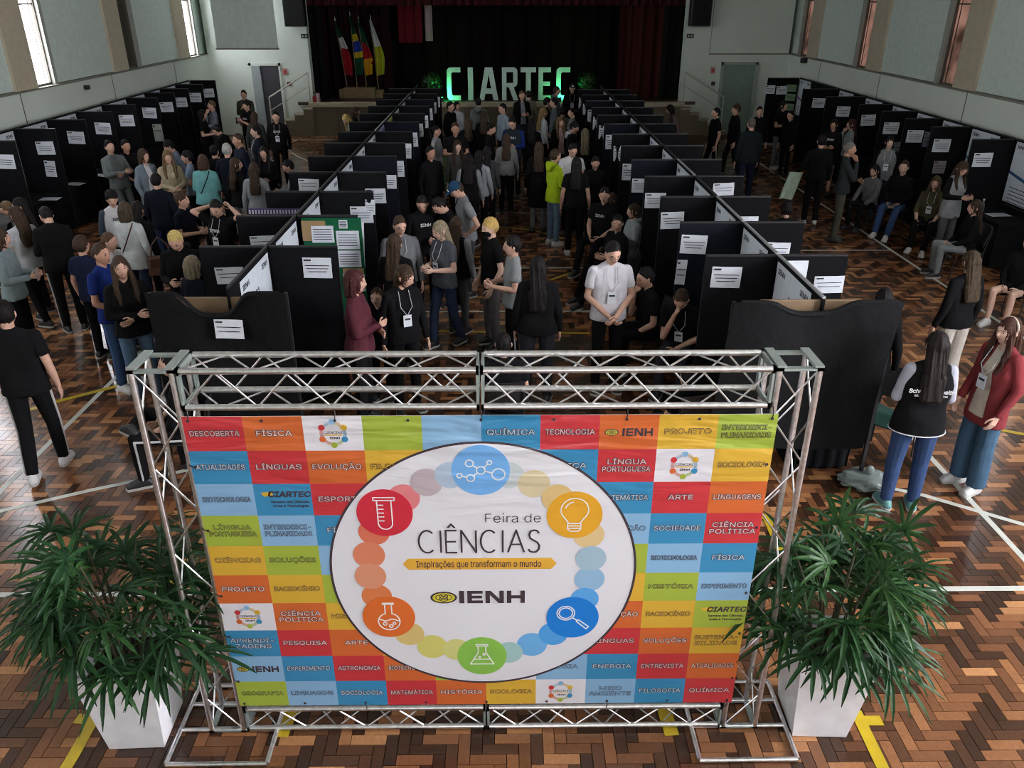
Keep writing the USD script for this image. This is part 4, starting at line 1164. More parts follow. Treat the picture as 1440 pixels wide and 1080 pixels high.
def ciencias(x0, z0, h, w):
    """thin geometric capitals drawn with an even stroke"""
    G_ = {'C': (.8, [[(.40 + .40 * math.cos(a), .5 + .5 * math.sin(a)) for a in np.linspace(math.radians(48), math.radians(312), 30)]]),
          'I': (.12, [[(.06, 0), (.06, 1)]]), 'E': (.55, [[(.52, 0), (.0, 0), (0, 1), (.52, 1)], [(0, .5), (.48, .5)]]),
          'N': (.74, [[(0, 0), (0, 1), (.70, 0), (.70, 1)]]), 'A': (.80, [[(0, 0), (.39, 1), (.78, 0)], [(.14, .36), (.64, .36)]]),
          'S': (.56, [[(.50, .86), (.40, .97), (.26, 1), (.10, .95), (.03, .80), (.07, .64), (.26, .53), (.42, .45), (.52, .30), (.49, .12), (.36, .01), (.20, 0), (.06, .05), (0, .14)]])}
    S, x = [], 0
    for ch in 'CIÊNCIAS':
        b = 'E' if ch == 'Ê' else ch
        wd_, ls = G_[b]
        for l in ls:
            S.append([(x + p[0], p[1]) for p in l])
        if ch == 'Ê':
            S.append([(x + .10, 1.12), (x + .27, 1.28), (x + .44, 1.12)])
        x += wd_ + .19
    x -= .19
    sx = w / x
    return unary_union([LineString([(x0 + p[0] * sx, z0 + p[1] * h) for p in l]).buffer(.0052, cap_style='flat') for l in S])


xa, za = pe(590, 777)
xb, zb = pe(760, 745)
obj('lettering', flat(ciencias(xa, za, zb - za, xb - xa), L3, .0008), OUTL, em)
xa, za = pe(567, 800)
xb, zb = pe(783, 785)
zm, hh = (za + zb) / 2, .038
rib = Polygon([(xa, zm), (xa + .03, zm + hh), (xb - .03, zm + hh), (xb, zm), (xb - .03, zm - hh), (xa + .03, zm - hh)])
obj('motto_band', flat(rib, L2 - .0003, .0008), vinyl((0.74, 0.40, 0.05)), em)
mt_ = text_shape('Inspirações que transformam o mundo', .042, 1, 1.0)
mt_ = affinity.scale(mt_, .69 / (mt_.bounds[2] - mt_.bounds[0]), 1, origin=(0, 0))
obj('lettering', flat(affinity.translate(mt_, (xa + xb) / 2 - .005, zm), L3, .0008), OUTL, em)
x, z = pe(624, 840)
crest(x, z, .075, em, False, L2 - .0003)
x, z = pe(692, 839)
obj('lettering', flat(ienh(x, z, .088, .37), L3, .0008), OUTL, em)
# eyelets and ties
for k in range(9):
    for z, zt in ((BZ1 - .025, TZT - .2), (BZ0 + .02, .195)):
        x = BX0 + .03 + (BX1 - BX0 - .06) * k / 8
        e_ = trimesh.creation.cylinder(.008, .004, sections=12)
        e_.apply_transform(trimesh.transformations.rotation_matrix(math.pi / 2, [1, 0, 0]))
        e_.apply_translation([x, L2, z])
        g_ = obj('eyelet', e_, OUTL, bn)
        if k % 2 == 0:
            obj('tie', sweep([(x, L2, z), (x + .004, BY, (z + zt) / 2), (x, TY0 - .012, zt)], .0028, 5), BLACKP, g_)
for z in (.45, .80, 1.1, 1.55, 1.95):
    for x, lx in ((BX0 + .02, LX1), (BX1 - .02, RX0)):
        e_ = trimesh.creation.cylinder(.008, .004, sections=12)
        e_.apply_transform(trimesh.transformations.rotation_matrix(math.pi / 2, [1, 0, 0]))
        e_.apply_translation([x, L2, z])
        g_ = obj('eyelet', e_, OUTL, bn)
        obj('tie', sweep([(x, L2, z), ((x + lx) / 2, BY - .004, z + .006), (lx, TY0 - .015, z + .008)], .0028, 5), BLACKP, g_)

# ------------------------------------------------------------------ potted palms
POTW = plain((0.80, 0.79, 0.82), .35, name='white_pot')
LEAFM = mat('palm_leaf', {'o': ('object_info', {}), 't': ('texture_coordinate', {}), 'n': ('noise_texture', {'scale': 8.0}),
                          'r': ('rgb_ramp', {'ramp': [(0.0, (0.008, 0.030, 0.012)), (0.6, (0.016, 0.062, 0.018)), (1.0, (0.040, 0.105, 0.022))]}),
                          'a': ('mix_float', {'fac': .35}),
                          'p': ('principled_bsdf', {'roughness': .5, 'specular_ior_level': .28}), 'tl': ('translucent_bsdf', {'color': (0.05, 0.14, 0.02)}), 'mx': ('mix_closure', {'fac': .15})},
            [('t.object', 'n.vector'), ('o.random', 'a.a'), ('n.fac', 'a.b'), ('a.result', 'r.fac'), ('r.color', 'p.base_color'), ('p.BSDF', 'mx.closure1'), ('tl.BSDF', 'mx.closure2')], 'mx.closure')
STEMM = plain((0.05, 0.045, 0.02), .7, name='palm_stem')


def potted_palm(cx, cy, rot, label, seed, spread, nst, hmax):
    r = np.random.default_rng(seed)
    t_ = thing('potted_palm', label, 'plant', (cx, cy, 0), rot)
    H_, a, b, th = .63, .162, .225, .018
    P = [Manifold.hull_points(np.array([[sx * w, sy * w, z] for sx in (-1, 1) for sy in (-1, 1) for z, w in zz])) for zz in (((0, a), (.006, a + .004), (H_, b), (H_ - .004, b + .002)), ((.05, a), (H_ + .02, b - th)))]
    obj('pot', man2tri(P[0] - P[1]), POTW, t_, smooth=25)
    obj('soil', gridsurf(lambda u, v: (-.20 + .40 * u, -.20 + .40 * v, H_ - .09 + .02 * np.sin(u * 9) * np.cos(v * 8)), 12, 12, .02), plain((0.02, 0.014, 0.009), .95, name='soil'), t_)
    for k in range(nst):
        an = 2 * math.pi * k / nst + r.uniform(-.4, .4)
        rb = r.uniform(.02, .14)
        base = np.array([rb * math.cos(an), rb * math.sin(an), H_ - .09])
        ht = hmax * (.22 + .78 * ((k * 5) % nst + .5) / nst)
        out = spread * r.uniform(.25, .75) * (1 - .35 * ht / hmax)
        tip = base + [out * math.cos(an), out * math.sin(an), ht]
        mid = (base + tip) / 2 + [-.02 * math.cos(an), -.02 * math.sin(an), .05]
        obj('stem', sweep([base, mid, tip], [.011, .009, .006], 6), STEMM, t_)
        nf = int(r.integers(5, 8))
        for f in range(nf):
            fa = an + r.uniform(-1.9, 1.9)
            st0 = base + (tip - base) * r.uniform(.55, 1.0)
            el = r.uniform(-.15, 1.15)
            pl = r.uniform(.10, .24)
            dirn = np.array([math.cos(fa) * math.cos(el), math.sin(fa) * math.cos(el), math.sin(el)])
            hub = st0 + dirn * pl
            side = np.cross(dirn, [0, 0, 1.0])
            side /= np.linalg.norm(side)
            nrm = np.cross(side, dirn)
            ms = [sweep([st0, (st0 + hub) / 2 + [0, 0, .01], hub], .0028, 4)]
            nl = int(r.integers(7, 11))
            for q in range(nl):
                aa = (q / (nl - 1) - .5) * math.radians(r.uniform(150, 215))
                d = dirn * math.cos(aa) + side * math.sin(aa)
                LL = r.uniform(.23, .36) * (1 - .18 * abs(aa))
                wv = np.cross(nrm, d)
                dr = r.uniform(.05, .16)
                vs, fs2 = [], []
                for i, (s, wf) in enumerate(((0, .3), (.25, .9), (.55, 1.0), (.82, .8), (1.0, .12))):
                    c = hub + d * LL * s + nrm * .015 * math.sin(s * 3) - np.array([0, 0, dr * s * s])
                    hw = .0135 * wf
                    vs += [c - wv * hw + nrm * .003, c - nrm * .002, c + wv * hw + nrm * .003]
                    if i:
                        o = 3 * i
                        fs2 += [[o - 3, o - 2, o + 1], [o - 3, o + 1, o], [o - 2, o - 1, o + 2], [o - 2, o + 2, o + 1]]
                ms.append(tri(vs, fs2))
            obj('frond', cat(ms), LEAFM, t_)
    return t_


potted_palm(-2.262, 3.63, 2.0, 'potted fan palm in a tapered white square pot left of the banner', 11, .50, 14, .92)
potted_palm(1.945, 3.675, -2.0, 'potted fan palm in a tapered white square pot right of the banner', 23, .42, 15, .95)
# ------------------------------------------------------------------ chairs
_chairs = {}


def chair(x, y, rot, label, c=(0.013, 0.014, 0.016), seatc=None):
    k = (c, seatc)
    lab = label
    if k in _chairs:
        src = _chairs[k]
        t_ = thing('plastic_chair', lab, 'chair', (x, y, 0), rot)
        t_.GetReferences().AddInternalReference(src.GetPath())
        t_.SetInstanceable(True)
        return t_
    t_ = thing('plastic_chair', lab, 'chair', (x, y, 0), rot)
    pm = plain(c, .4, name='chair_plastic')
    sm = plain(seatc, .45, name='chair_plastic') if seatc else pm
    obj('seat', gridsurf(lambda u, v: (-.21 + .42 * u, -.20 + .42 * v, .44 + .02 * (2 * u - 1) ** 2 - .015 * np.sin(v * 3.1)), 10, 10, .014), sm, t_, smooth=50)
    obj('backrest', gridsurf(lambda u, v: (-.20 + .40 * u, -.22 - .07 * v + .04 * (2 * u - 1) ** 2, .56 + .30 * v), 10, 8, .014), pm, t_, smooth=50)
    for sx in (-1, 1):
        obj('leg', sweep([(sx * .19, .17, .43), (sx * .21, .22, .0)], .011, 8), BLACKP, t_)
        obj('leg', sweep([(sx * .19, -.26, .80), (sx * .195, -.20, .44), (sx * .21, -.25, .0)], .011, 8), BLACKP, t_)
    _chairs[k] = t_
    return t_


# ------------------------------------------------------------------ people
ICO = np.array(trimesh.creation.icosphere(subdivisions=1).vertices)
ICO0 = np.array(trimesh.creation.icosahedron().vertices)
ICO0 = ICO0 / np.linalg.norm(ICO0[0])


def hull(*pr, extra=None, fine=True):
    U = ICO if fine else ICO0
    pts = [U * r + np.asarray(p, float) for p, r in pr]
    if extra is not None:
        pts.append(np.asarray(extra, float))
    return Manifold.hull_points(np.concatenate(pts))


def disc(p, axis, r, n=12):
    axis = np.asarray(axis, float)
    axis = axis / np.linalg.norm(axis)
    a = np.cross(axis, [0, 0, 1.0] if abs(axis[2]) < .9 else [1.0, 0, 0])
    a /= np.linalg.norm(a)
    b = np.cross(axis, a)
    t = np.arange(n) * 2 * np.pi / n
    return np.asarray(p) + r * (np.cos(t)[:, None] * a + np.sin(t)[:, None] * b)


def ellipse(z, a, b, cy=0, n=20):
    t = np.arange(n) * 2 * np.pi / n
    return np.stack([a * np.cos(t), cy + b * np.sin(t), np.full(n, z)], 1)


def union(ms):
    return Manifold.batch_boolean(ms, OpType.Add)


def soften(M, edge, it=10):
    M = M.refine_to_length(edge)
    m = man2tri(M)
    trimesh.smoothing.filter_taubin(m, lamb=.5, nu=.53, iterations=it)
    return m


def head_shape(sub):
    m = trimesh.creation.icosphere(subdivisions=sub)
    d = np.array(m.vertices)
    x, y, z = .0735 * d[:, 0], .094 * d[:, 1], .115 * d[:, 2]
    t = np.clip(-d[:, 2], 0, 1)
    x = x * (1 - .30 * t ** 1.4)
    y = np.where(y > 0, y * (1 - .06 * t), y * (1 - .30 * t))
    fr = d[:, 1] > .25
    y = y + fr * (.019 * np.exp(-(x / .010) ** 2) * np.exp(-((z + .022) / .018) ** 2) + .008 * np.exp(-(x / .009) ** 2) * np.exp(-((z - .002) / .022) ** 2))
    y = y + fr * .004 * np.exp(-((z - .025) / .010) ** 2) * (np.abs(x) < .055)
    y = y - fr * .0085 * np.exp(-(((np.abs(x) - .031) / .014) ** 2 + ((z - .004) / .012) ** 2))
    y = y + fr * (.005 * np.exp(-((x / .020) ** 2 + ((z + .056) / .009) ** 2)) + .009 * np.exp(-((x / .022) ** 2 + ((z + .096) / .016) ** 2)))
    y = y - fr * .003 * np.exp(-((z + .056) / .0035) ** 2) * (np.abs(x) < .024)
    m.vertices = np.stack([x, y, z], 1)
    return m


HEADS = {k: head_shape(s) for k, s in ((0, 4), (1, 3), (2, 3))}
EARS = [hull(((s * .073, -.008, .012), .013), ((s * .077, -.014, -.004), .012), ((s * .071, -.004, -.026), .009), fine=False) for s in (-1, 1)]
HM = {}
for k, m in HEADS.items():
    M = Manifold(m3.Mesh(np.asarray(m.vertices, np.float32), np.asarray(m.faces, np.uint32)))
    HM[k] = union([M] + EARS)


def face_y(x, z):
    v = np.array(HEADS[0].vertices)
    v = v[v[:, 1] > 0]
    return v[np.argmin((v[:, 0] - x) ** 2 + (v[:, 2] - z) ** 2), 1]


def hand_shape(curl):
    """a hand hanging down -z from the wrist at the origin, palm facing -x (a right hand's inner side), thumb toward +y"""
    ms = [hull(((0, .0, -.01), .020), ((0, .026, -.085), .0125), ((0, -.028, -.08), .0125), ((0, .014, -.04), .017), ((0, -.016, -.04), .016), fine=False)]
    for (y, L, s) in ((.027, .072, .0088), (.009, .082, .0090), (-.010, .075, .0086), (-.028, .058, .0078)):
        p = np.array([0, y, -.085])
        a = curl * .35
        for seg, (l, r0, r1) in enumerate(((.45, s, s * .95), (.30, s * .95, s * .88), (.25, s * .88, s * .78))):
            q = p + L * l * np.array([-math.sin(a), 0, -math.cos(a)])
            ms.append(hull((p, r0), (q, r1), fine=False))
            p = q
            a += curl * .55
    p = [np.array([0, .020, -.025]), np.array([-.012, .048, -.052]), np.array([-.024, .056, -.082]), np.array([-.030, .052, -.102])]
    for a, b, r in ((0, 1, .0115), (1, 2, .010), (2, 3, .0088)):
        ms.append(hull((p[a], r), (p[b], r * .9), fine=False))
    return union(ms)


HAND = {c: hand_shape(c) for c in (.5, 1.0)}


def frame_to(direction, inward):
    """rotation taking -z to direction and -x roughly to inward"""
    d = np.asarray(direction, float)
    d = d / np.linalg.norm(d)
    z = -d
    x = -np.asarray(inward, float)
    x = x - z * (x @ z)
    if np.linalg.norm(x) < 1e-4:
        x = np.array([1.0, 0, 0]) - z * z[0]
    x /= np.linalg.norm(x)
    y = np.cross(z, x)
    return np.stack([x, y, z], 1)


def place(M, R, t):
    return M.transform(np.hstack([R, np.asarray(t, float)[:, None]]))


ARM = {  # elbow, wrist of the right arm in the upright body's frame (x right, y forward)
    'down': ((.235, -.03, 1.10), (.245, .04, .865)),
    'relaxed': ((.24, -.02, 1.105), (.215, .10, .875)),
    'cross': ((.235, .05, 1.115), (-.03, .205, 1.125)),
    'crosslow': ((.235, .05, 1.115), (.0, .19, 1.06)),
    'clasp': ((.235, .01, 1.11), (.035, .20, .945)),
    'hold': ((.225, .02, 1.11), (.10, .255, 1.13)),
    'phone': ((.20, .07, 1.10), (.07, .26, 1.24)),
    'hip': ((.36, -.06, 1.13), (.19, .045, .985)),
    'mouth': ((.20, .15, 1.13), (.05, .165, 1.40)),
    'chin': ((.16, .17, 1.13), (.04, .15, 1.43)),
    'behindhead': ((.40, .06, 1.50), (.16, -.06, 1.575)),
    'back': ((.235, -.13, 1.12), (.05, -.17, .98)),
    'reach': ((.22, .17, 1.16), (.18, .41, 1.10)),
    'reachlow': ((.22, .14, 1.12), (.14, .34, .98)),
    'lap': ((.22, .06, 1.10), (.10, .24, .99)),
    'side': ((.27, .02, 1.12), (.34, .17, .98)),
    'point': ((.21, .20, 1.28), (.12, .43, 1.34)),
}
SKIN = {'l': (0.58, 0.36, 0.27), 'm': (0.48, 0.27, 0.185), 'p': (0.62, 0.42, 0.33), 'd': (0.20, 0.10, 0.065)}
BLK, NAV, DNAV, GRY, DGRY, LGRY, WHT = (.007, .007, .008), (.012, .016, .042), (.008, .010, .018), (.17, .18, .19), (.055, .06, .065), (.34, .36, .38), (.58, .58, .60)
JEAN, LJEAN, TEAL, MAROON, KHAKI, OLIVE, BLUE = (.045, .085, .18), (.12, .19, .27), (.15, .38, .38), (.085, .022, .032), (.075, .07, .052), (.11, .10, .05), (.012, .028, .16)
DK, BR, LB, BL, GR, RB, AS = (.010, .008, .008), (.045, .028, .018), (.13, .085, .045), (.50, .38, .13), (.34, .34, .32), (.06, .018, .018), (.23, .19, .13)
WHITE_SH, BLACK_SH = (.6, .6, .6), (.02, .02, .022)
PEOPLE = {}
EYEW, IRIS = plain((.6, .58, .55), .25, name='eye_white'), plain((.025, .015, .010), .2, name='iris')
BROWN_LIP = plain((.28, .10, .09), .5, name='lips')


def person(key_, uv, h, face, label, sex='m', hair=('short', DK), skin='l', top=BLK, sleeve='short', sleevec=None, pants=BLK, leg='stand', arms='down',
           lean=0, look=(0, 0), shoes=BLACK_SH, under=None, open_=False, stripe=False, wide=0, badge=False, tee=None, fat=1.0, hem=.86, bare=False, glasses=False,
           cap=None, strap=None, mask=False, side_tilt=0, seat=None, y=None, hood=None, extra=None, fore_lock=False, loc=None, teecol=(.55, .55, .55)):
    s = h / 1.70
    f = sex == 'f'
    shw = (.152 if f else .172) * (1 + .25 * (fat - 1))
    sit = leg.startswith('sit')
    dz = -.43 if sit else 0.0
    la = math.radians(lean)
    cl, sl = math.cos(la), math.sin(la)

    def up(p):
        p = np.array(p, float)
        one = p.ndim == 1
        p = p.reshape(-1, 3).copy()
        yy, zz = p[:, 1], p[:, 2] - .95
        y2, z2 = yy * cl + zz * sl, -yy * sl + zz * cl
        p[:, 1], p[:, 2] = y2, z2 + .95 + dz
        return p[0] if one else p

    dn = lambda p: np.array(p, float) + (0, 0, dz)
    # where the head goes
    yaw, pit = math.radians(look[0]), math.radians(look[1])
    Rz = np.array([[math.cos(yaw), -math.sin(yaw), 0], [math.sin(yaw), math.cos(yaw), 0], [0, 0, 1]])
    Rx = np.array([[1, 0, 0], [0, math.cos(pit), math.sin(pit)], [0, -math.sin(pit), math.cos(pit)]])
    Rl = np.array([[1, 0, 0], [0, cl, sl], [0, -sl, cl]])
    RH = Rl @ Rz @ Rx
    hs = 1.0 + .08 * max(0, (1.65 - h) / .3)
    neck = up((0, -.012, 1.46))
    hc = up((0, .004, 1.475)) + RH @ np.array([0, .012, .112 * hs])
    topz = hc + RH @ np.array([0, -.01, .118 * hs])
    # the person's place: the crown of the head lies on the picture's ray at its height
    ph = math.radians(face + 180)
    RZ = np.array([[math.cos(ph), -math.sin(ph), 0], [math.sin(ph), math.cos(ph), 0], [0, 0, 1]])
    if loc is None:
        w = at(uv[0], uv[1], z=topz[2] * s) if y is None else at(uv[0], uv[1], y=y)
        off = RZ @ (topz * s)
        X, Y = w[0] - off[0], w[1] - off[1]
    else:
        X, Y = loc
    dist = math.dist((X, Y, 1), CAM)
    lod = 0 if dist < 9.5 else (1 if dist < 15 else 2)
    edge = (.022, .034, .05)[lod] * (1 if lod else 1)
    t_ = thing('person', label, 'person', (X, Y, 0), face + 180)
    PEOPLE[key_] = dict(x=X, y=Y, s=s, RZ=RZ, up=up, prim=t_, hc=hc, dist=dist)

    def out(name, m, mt, smooth=45, par=None, **k):
        if isinstance(m, Manifold):
            m = man2tri(m)
        m = tri(np.array(m.vertices) * s, m.faces)
        return obj(name, m, mt, par if par is not None else t_, smooth=smooth, **k)

    # ---- legs
    hipx = .088 * fat
    J = {}
    for sg in (1, -1):
        if leg == 'stand':
            hp, kn, an, fd = (hipx, 0, .90), (hipx + .012, .015, .485), (hipx + .015, -.01, .075), .18
        elif leg == 'stride':
            o = .17 * sg
            hp, kn, an, fd = (hipx, 0, .90), (hipx + .005, .04 + o * .5, .485), (hipx + .005, o - .02, .08 if sg > 0 else .10), .1
        elif leg == 'wide':
            hp, kn, an, fd = (hipx, 0, .90), (hipx + .06, .02, .485), (hipx + .11, -.01, .075), .35
        elif leg == 'leanback':
            hp, kn, an, fd = (hipx, 0, .90), (hipx, .14, .50), (hipx + .01, .24, .075), .15
        elif leg == 'sit':
            hp, kn, an, fd = (hipx, 0, .49), (hipx + .04, .42, .52), (hipx + .03, .40, .075), .15
        elif leg == 'sitout':
            hp, kn, an, fd = (hipx, 0, .49), (hipx + .04, .42, .50), (hipx + .03, .72 - .12 * (sg > 0), .075), .12
        elif leg == 'sitcross':
            if sg > 0:
                hp, kn, an, fd = (hipx, 0, .50), (.26, .36, .58), (-.06, .44, .60), .9
            else:
                hp, kn, an, fd = (hipx, 0, .49), (hipx + .02, .42, .51), (hipx + .02, .42, .075), .1
        elif leg == 'sitwide':
            hp, kn, an, fd = (hipx, 0, .49), (hipx + .20, .36, .51), (hipx + .16, .34, .075), .4
        m_ = np.array([sg, 1, 1.0])
        J[sg] = (np.array(hp) * m_, np.array(kn) * m_, np.array(an) * m_, fd * sg)
    legp, body_p = [], []
    hipz = .90 + dz if not sit else .50
    wst = dn((0, 0, .98))
    tk, kk, ak = .088 * fat + wide * .010, .063 * fat + wide * .022, .05 + wide * .035
    for sg in (1, -1):
        hp, kn, an, fd = J[sg]
        body_p += [hull((hp, .078 * fat), (kn, .05)), hull((kn, .05), (kn * .55 + an * .45 + (0, -.012, 0), .048), (an, .034))]
        ax = an - kn
        if bare:
            mid = hp * .55 + kn * .45
            legp += [hull((hp, tk + .012), extra=disc(mid, kn - hp, tk + .01))]
        else:
            cf = an + (kn - an) * .03
            legp += [hull((hp, tk), (kn, kk)), hull((kn, kk), (kn * .5 + an * .5, (kk + ak) / 2 + .004), extra=disc(cf, ax, ak))]
    legp.append(hull((J[1][0], .098 * fat), (J[-1][0], .098 * fat), extra=ellipse(wst[2], .145 * fat + (.0 if f else .01), .105 * fat)))
    tr = soften(union(legp), edge * 1.15, 6)
    # ---- upper body
    wa = .072 if f else .088
    U_ = lambda *pr: [(up(p), r) for p, r in pr]
    tors = [hull(*U_(((shw * .80, -.005, 1.37), .062), ((-shw * .80, -.005, 1.37), .062), ((.095 * fat, .012, 1.22), .100 * fat), ((-.095 * fat, .012, 1.22), .100 * fat), ((0, -.022, 1.435), .060))),
            hull(*U_(((.095 * fat, .012, 1.22), .100 * fat), ((-.095 * fat, .012, 1.22), .100 * fat), ((wa * fat, .008, 1.06), .095 * fat), ((-wa * fat, .008, 1.06), .095 * fat)))]
    if f:
        tors.append(hull(*U_(((.062, .072, 1.235), .058 * fat), ((-.062, .072, 1.235), .058 * fat), ((.06, .03, 1.30), .06), ((-.06, .03, 1.30), .06), ((.05, .03, 1.12), .08), ((-.05, .03, 1.12), .08))))
    hemz = hem
    if sit:
        hemz = max(hem, .90)
        he = dn(ellipse(hemz, .178 * fat, .138 * fat, .01))
    else:
        he = ellipse(hemz, (.205 if hemz < .93 else .18) * fat, .138 * fat)
    he2 = ellipse(.95, (.188 if f else .182) * fat, .134 * fat)
    he2 = dn(he2)
    tors.append(hull(*U_(((wa * fat, .008, 1.06), .095 * fat), ((-wa * fat, .008, 1.06), .095 * fat)), extra=np.vstack([he, he2])))
    body_p.append(hull(*U_(((shw * .8, -.005, 1.37), .045), ((-shw * .8, -.005, 1.37), .045), ((.08, .01, 1.22), .08), ((-.08, .01, 1.22), .08))))
    body_p.append(hull(*(U_(((.08, .01, 1.22), .08), ((-.08, .01, 1.22), .08)) + [(J[1][0], .08), (J[-1][0], .08)])))
    body_p.append(hull(*U_(((0, -.012, 1.40), .050)), (neck, .050)))
    body_p.append(hull((neck, .050), (hc + RH @ np.array([0, -.022, -.035 * hs]), .053)))
    if isinstance(arms, str):
        arms = (arms, arms)
    hands, slv = [], []
    AJ = {}
    for sg, an_ in ((1, arms[0]), (-1, arms[1])):
        e, w = ARM[an_]
        m_ = np.array([sg, 1, 1.0])
        sh_ = up(np.array((shw, -.005, 1.375)) * m_)
        e, w = up((np.array(e) + ((shw - .172) * .8 + .02 * (fat - 1), 0, 0)) * m_), up(np.array(w) * m_)
        if an_ in ('cross', 'crosslow') and sg < 0:
            w = w + np.array([0, .035, -.03])
        if an_ == 'clasp' and sg < 0:
            w = w + np.array([0, .02, .01])
        AJ[sg] = (sh_, e, w)
        body_p += [hull((sh_, .046), (e, .036)), hull((e, .036), (e * .6 + w * .4, .036), (w, .0235))]
        inw = np.array([-sg, 0, 0.]) if an_ not in ('behindhead', 'mouth', 'chin') else (hc - w)
        d = (w - e) / np.linalg.norm(w - e)
        if an_ in ('mouth', 'chin'):
            d = (hc + RH @ np.array([0, .05, -.05]) - w)
            d /= np.linalg.norm(d)
        R = frame_to(d, inw)
        hm = HAND[1.0 if an_ in ('hold', 'phone', 'clasp', 'mouth', 'chin', 'lap', 'hip') else .5]
        if sg < 0:
            hm = hm.mirror((0, 1, 0))
        sc_ = .94 if f else 1.0
        hands.append(place(hm.scale((sc_,) * 3), R, w))
        if sleeve == 'short':
            slv.append((sg, union([hull((sh_, .061 + .004 * (not f)), extra=disc(sh_ * .36 + e * .64, e - sh_, .060))])))
        elif sleeve == 'long':
            slv.append((sg, union([hull((sh_, .061), (e, .050)), hull((e, .050), extra=disc(w + d * .005, w - e, .036))])))
        elif sleeve == 'mid':
            slv.append((sg, union([hull((sh_, .060), (e, .049)), hull((e, .049), extra=disc(e * .55 + w * .45, w - e, .046))])))
    core = soften(union(body_p), edge, 8)
    try:
        CM = Manifold(m3.Mesh(np.asarray(core.vertices, np.float32), np.asarray(core.faces, np.uint32)))
        HMM = place(HM[lod].scale((hs,) * 3), RH, hc)
        body = union([CM, HMM] + hands)
        if body.is_empty():
            raise ValueError
        body = man2tri(body)
    except Exception:
        body = cat([core, man2tri(place(HM[lod], RH, hc))] + [man2tri(x) for x in hands])
    out('body', body, skinmat(SKIN[skin]), 50)
    out('shorts' if bare else 'trousers', tr, cloth(pants), 50)
    # ---- garment
    def wrinkle(m, a=.004):
        v = np.array(m.vertices)
        n_ = np.array(trimesh.Trimesh(v, m.faces, process=False).vertex_normals)
        k = meshkit.noise(v * [16, 16, 9] + hash_(key_), 2) - .5
        m.vertices = v + n_ * (k * 2 * a)[:, None]
        return m
    sl_same = sleevec is None
    TM = union(tors + ([x for _, x in slv] if sl_same else []))
    if open_:
        wz = np.array([[x, y_, z] for x in (-.045, .045) for y_ in (.02, .4) for z in (.80, 1.5)])
        wz[:, 0] *= 1 + 1.2 * (1.5 - wz[:, 2])
        TM = TM - Manifold.hull_points(up(wz))
    gname = 'shirt' if sleeve == 'short' else ('jacket' if open_ else 'sweater')
    tm_ = wrinkle(soften(TM, edge, 7))
    garment = out(gname, tm_, cloth(top), 50)
    if not sl_same:
        for sg, x in slv:
            out('sleeve', wrinkle(soften(x, edge, 5)), cloth(sleevec), 50)
    if open_ and under is not None:
        um = soften(union([x.scale((1, 1, 1)) for x in tors]), edge * 1.2, 8)
        v = np.array(um.vertices)
        n_ = np.array(trimesh.Trimesh(v, um.faces, process=False).vertex_normals)
        um.vertices = v - n_ * .010
        out('undershirt', um, cloth(under), 50)
    # ---- shoes
    for sg in (1, -1):
        hp, kn, an, fd = J[sg]
        c, s_ = math.cos(fd), math.sin(fd)
        R = np.array([[c, s_, 0], [-s_, c, 0], [0, 0, 1]])
        base = np.array([an[0], an[1], an[2] - .075])
        pts = np.concatenate([ICO * r + p for p, r in (((0, -.045, .045), .040), ((0, .05, .055), .040), ((-.012, .13, .035), .036), ((.018, .12, .032), .034), ((0, -.005, .085), .040))])
        pts[:, 2] = np.maximum(pts[:, 2], .012)
        P_ = (R @ pts.T).T + base
        so = out('shoe', Manifold.hull_points(P_), plain(shoes, .5, name='shoe'), 50)
        if lod < 2:
            q = pts.copy()
            q[:, :2] *= 1.05
            q[:, 2] = np.where(q[:, 2] > .03, .026, 0.0)
            out('sole', Manifold.hull_points((R @ q.T).T + base), plain((.5, .5, .48) if shoes != (.55, .2, .2) else (.4, .4, .4), .6, name='sole'), False, par=so)
        if stripe and lod < 2 or stripe == 2:
            q0, q1, q2 = hp + (sg * (tk + .006), 0, -.02), kn + (sg * (kk + .003), 0, 0), an + (sg * (ak + .003), 0, .03)
            if leg == 'sitcross' and sg > 0:
                continue
            out('side_stripe', union([hull((q0, .013), (q1, .012), fine=False), hull((q1, .012), (q2, .010), fine=False)]), plain((.5, .5, .5), .7, name='stripe'))
    # ---- face
    HP = lambda p: hc + RH @ (np.array(p, float) * hs)
    eye_m = trimesh.creation.icosphere(subdivisions=2 if lod == 0 else 1)

    def blob(p, r, par, name, mt):
        v = np.array(eye_m.vertices) * r
        v = (RH @ (v + np.array(p)).T * hs).T + hc
        return out(name, tri(v, eye_m.faces), mt, True, par=par)
    for sg in (1, -1):
        yy = face_y(sg * .031, .004)
        if lod == 0:
            e_ = blob((sg * .031, yy - .002, .004), (.0125, .006, .0062), None, 'eye', EYEW)
            blob((sg * .031, yy + .0022, .004), (.0062, .003, .0058), e_, 'iris', IRIS)
        else:
            blob((sg * .031, yy, .004), (.0115, .005, .006), None, 'eye', IRIS)
        if lod < 2:
            blob((sg * .032, face_y(sg * .032, .026) + .0005, .027), (.0165, .0045, .0036), None, 'eyebrow', hairmat(hair[1] if sum(hair[1]) < .5 else BR))
    if lod < 2 and not mask:
        blob((0, face_y(0, -.056) - .001, -.056), (.0215, .0045, .0052), None, 'mouth', BROWN_LIP)
    # ---- hair
    style, hcol = hair
    vol = {'short': 1.085, 'buzz': 1.045, 'curly': 1.22, 'bob': 1.12, 'long': 1.10, 'pony': 1.06, 'mop': 1.17}[style]
    hb = HEADS[1 if lod else 1]
    v = np.array(hb.vertices)
    v = v * [vol, vol * 1.0, vol] + [0, -.008 - .01 * (vol - 1) * 5, .008]
    n_ = v / np.linalg.norm(v, axis=1, keepdims=True)
    am = {'curly': .020, 'mop': .010}.get(style, .005)
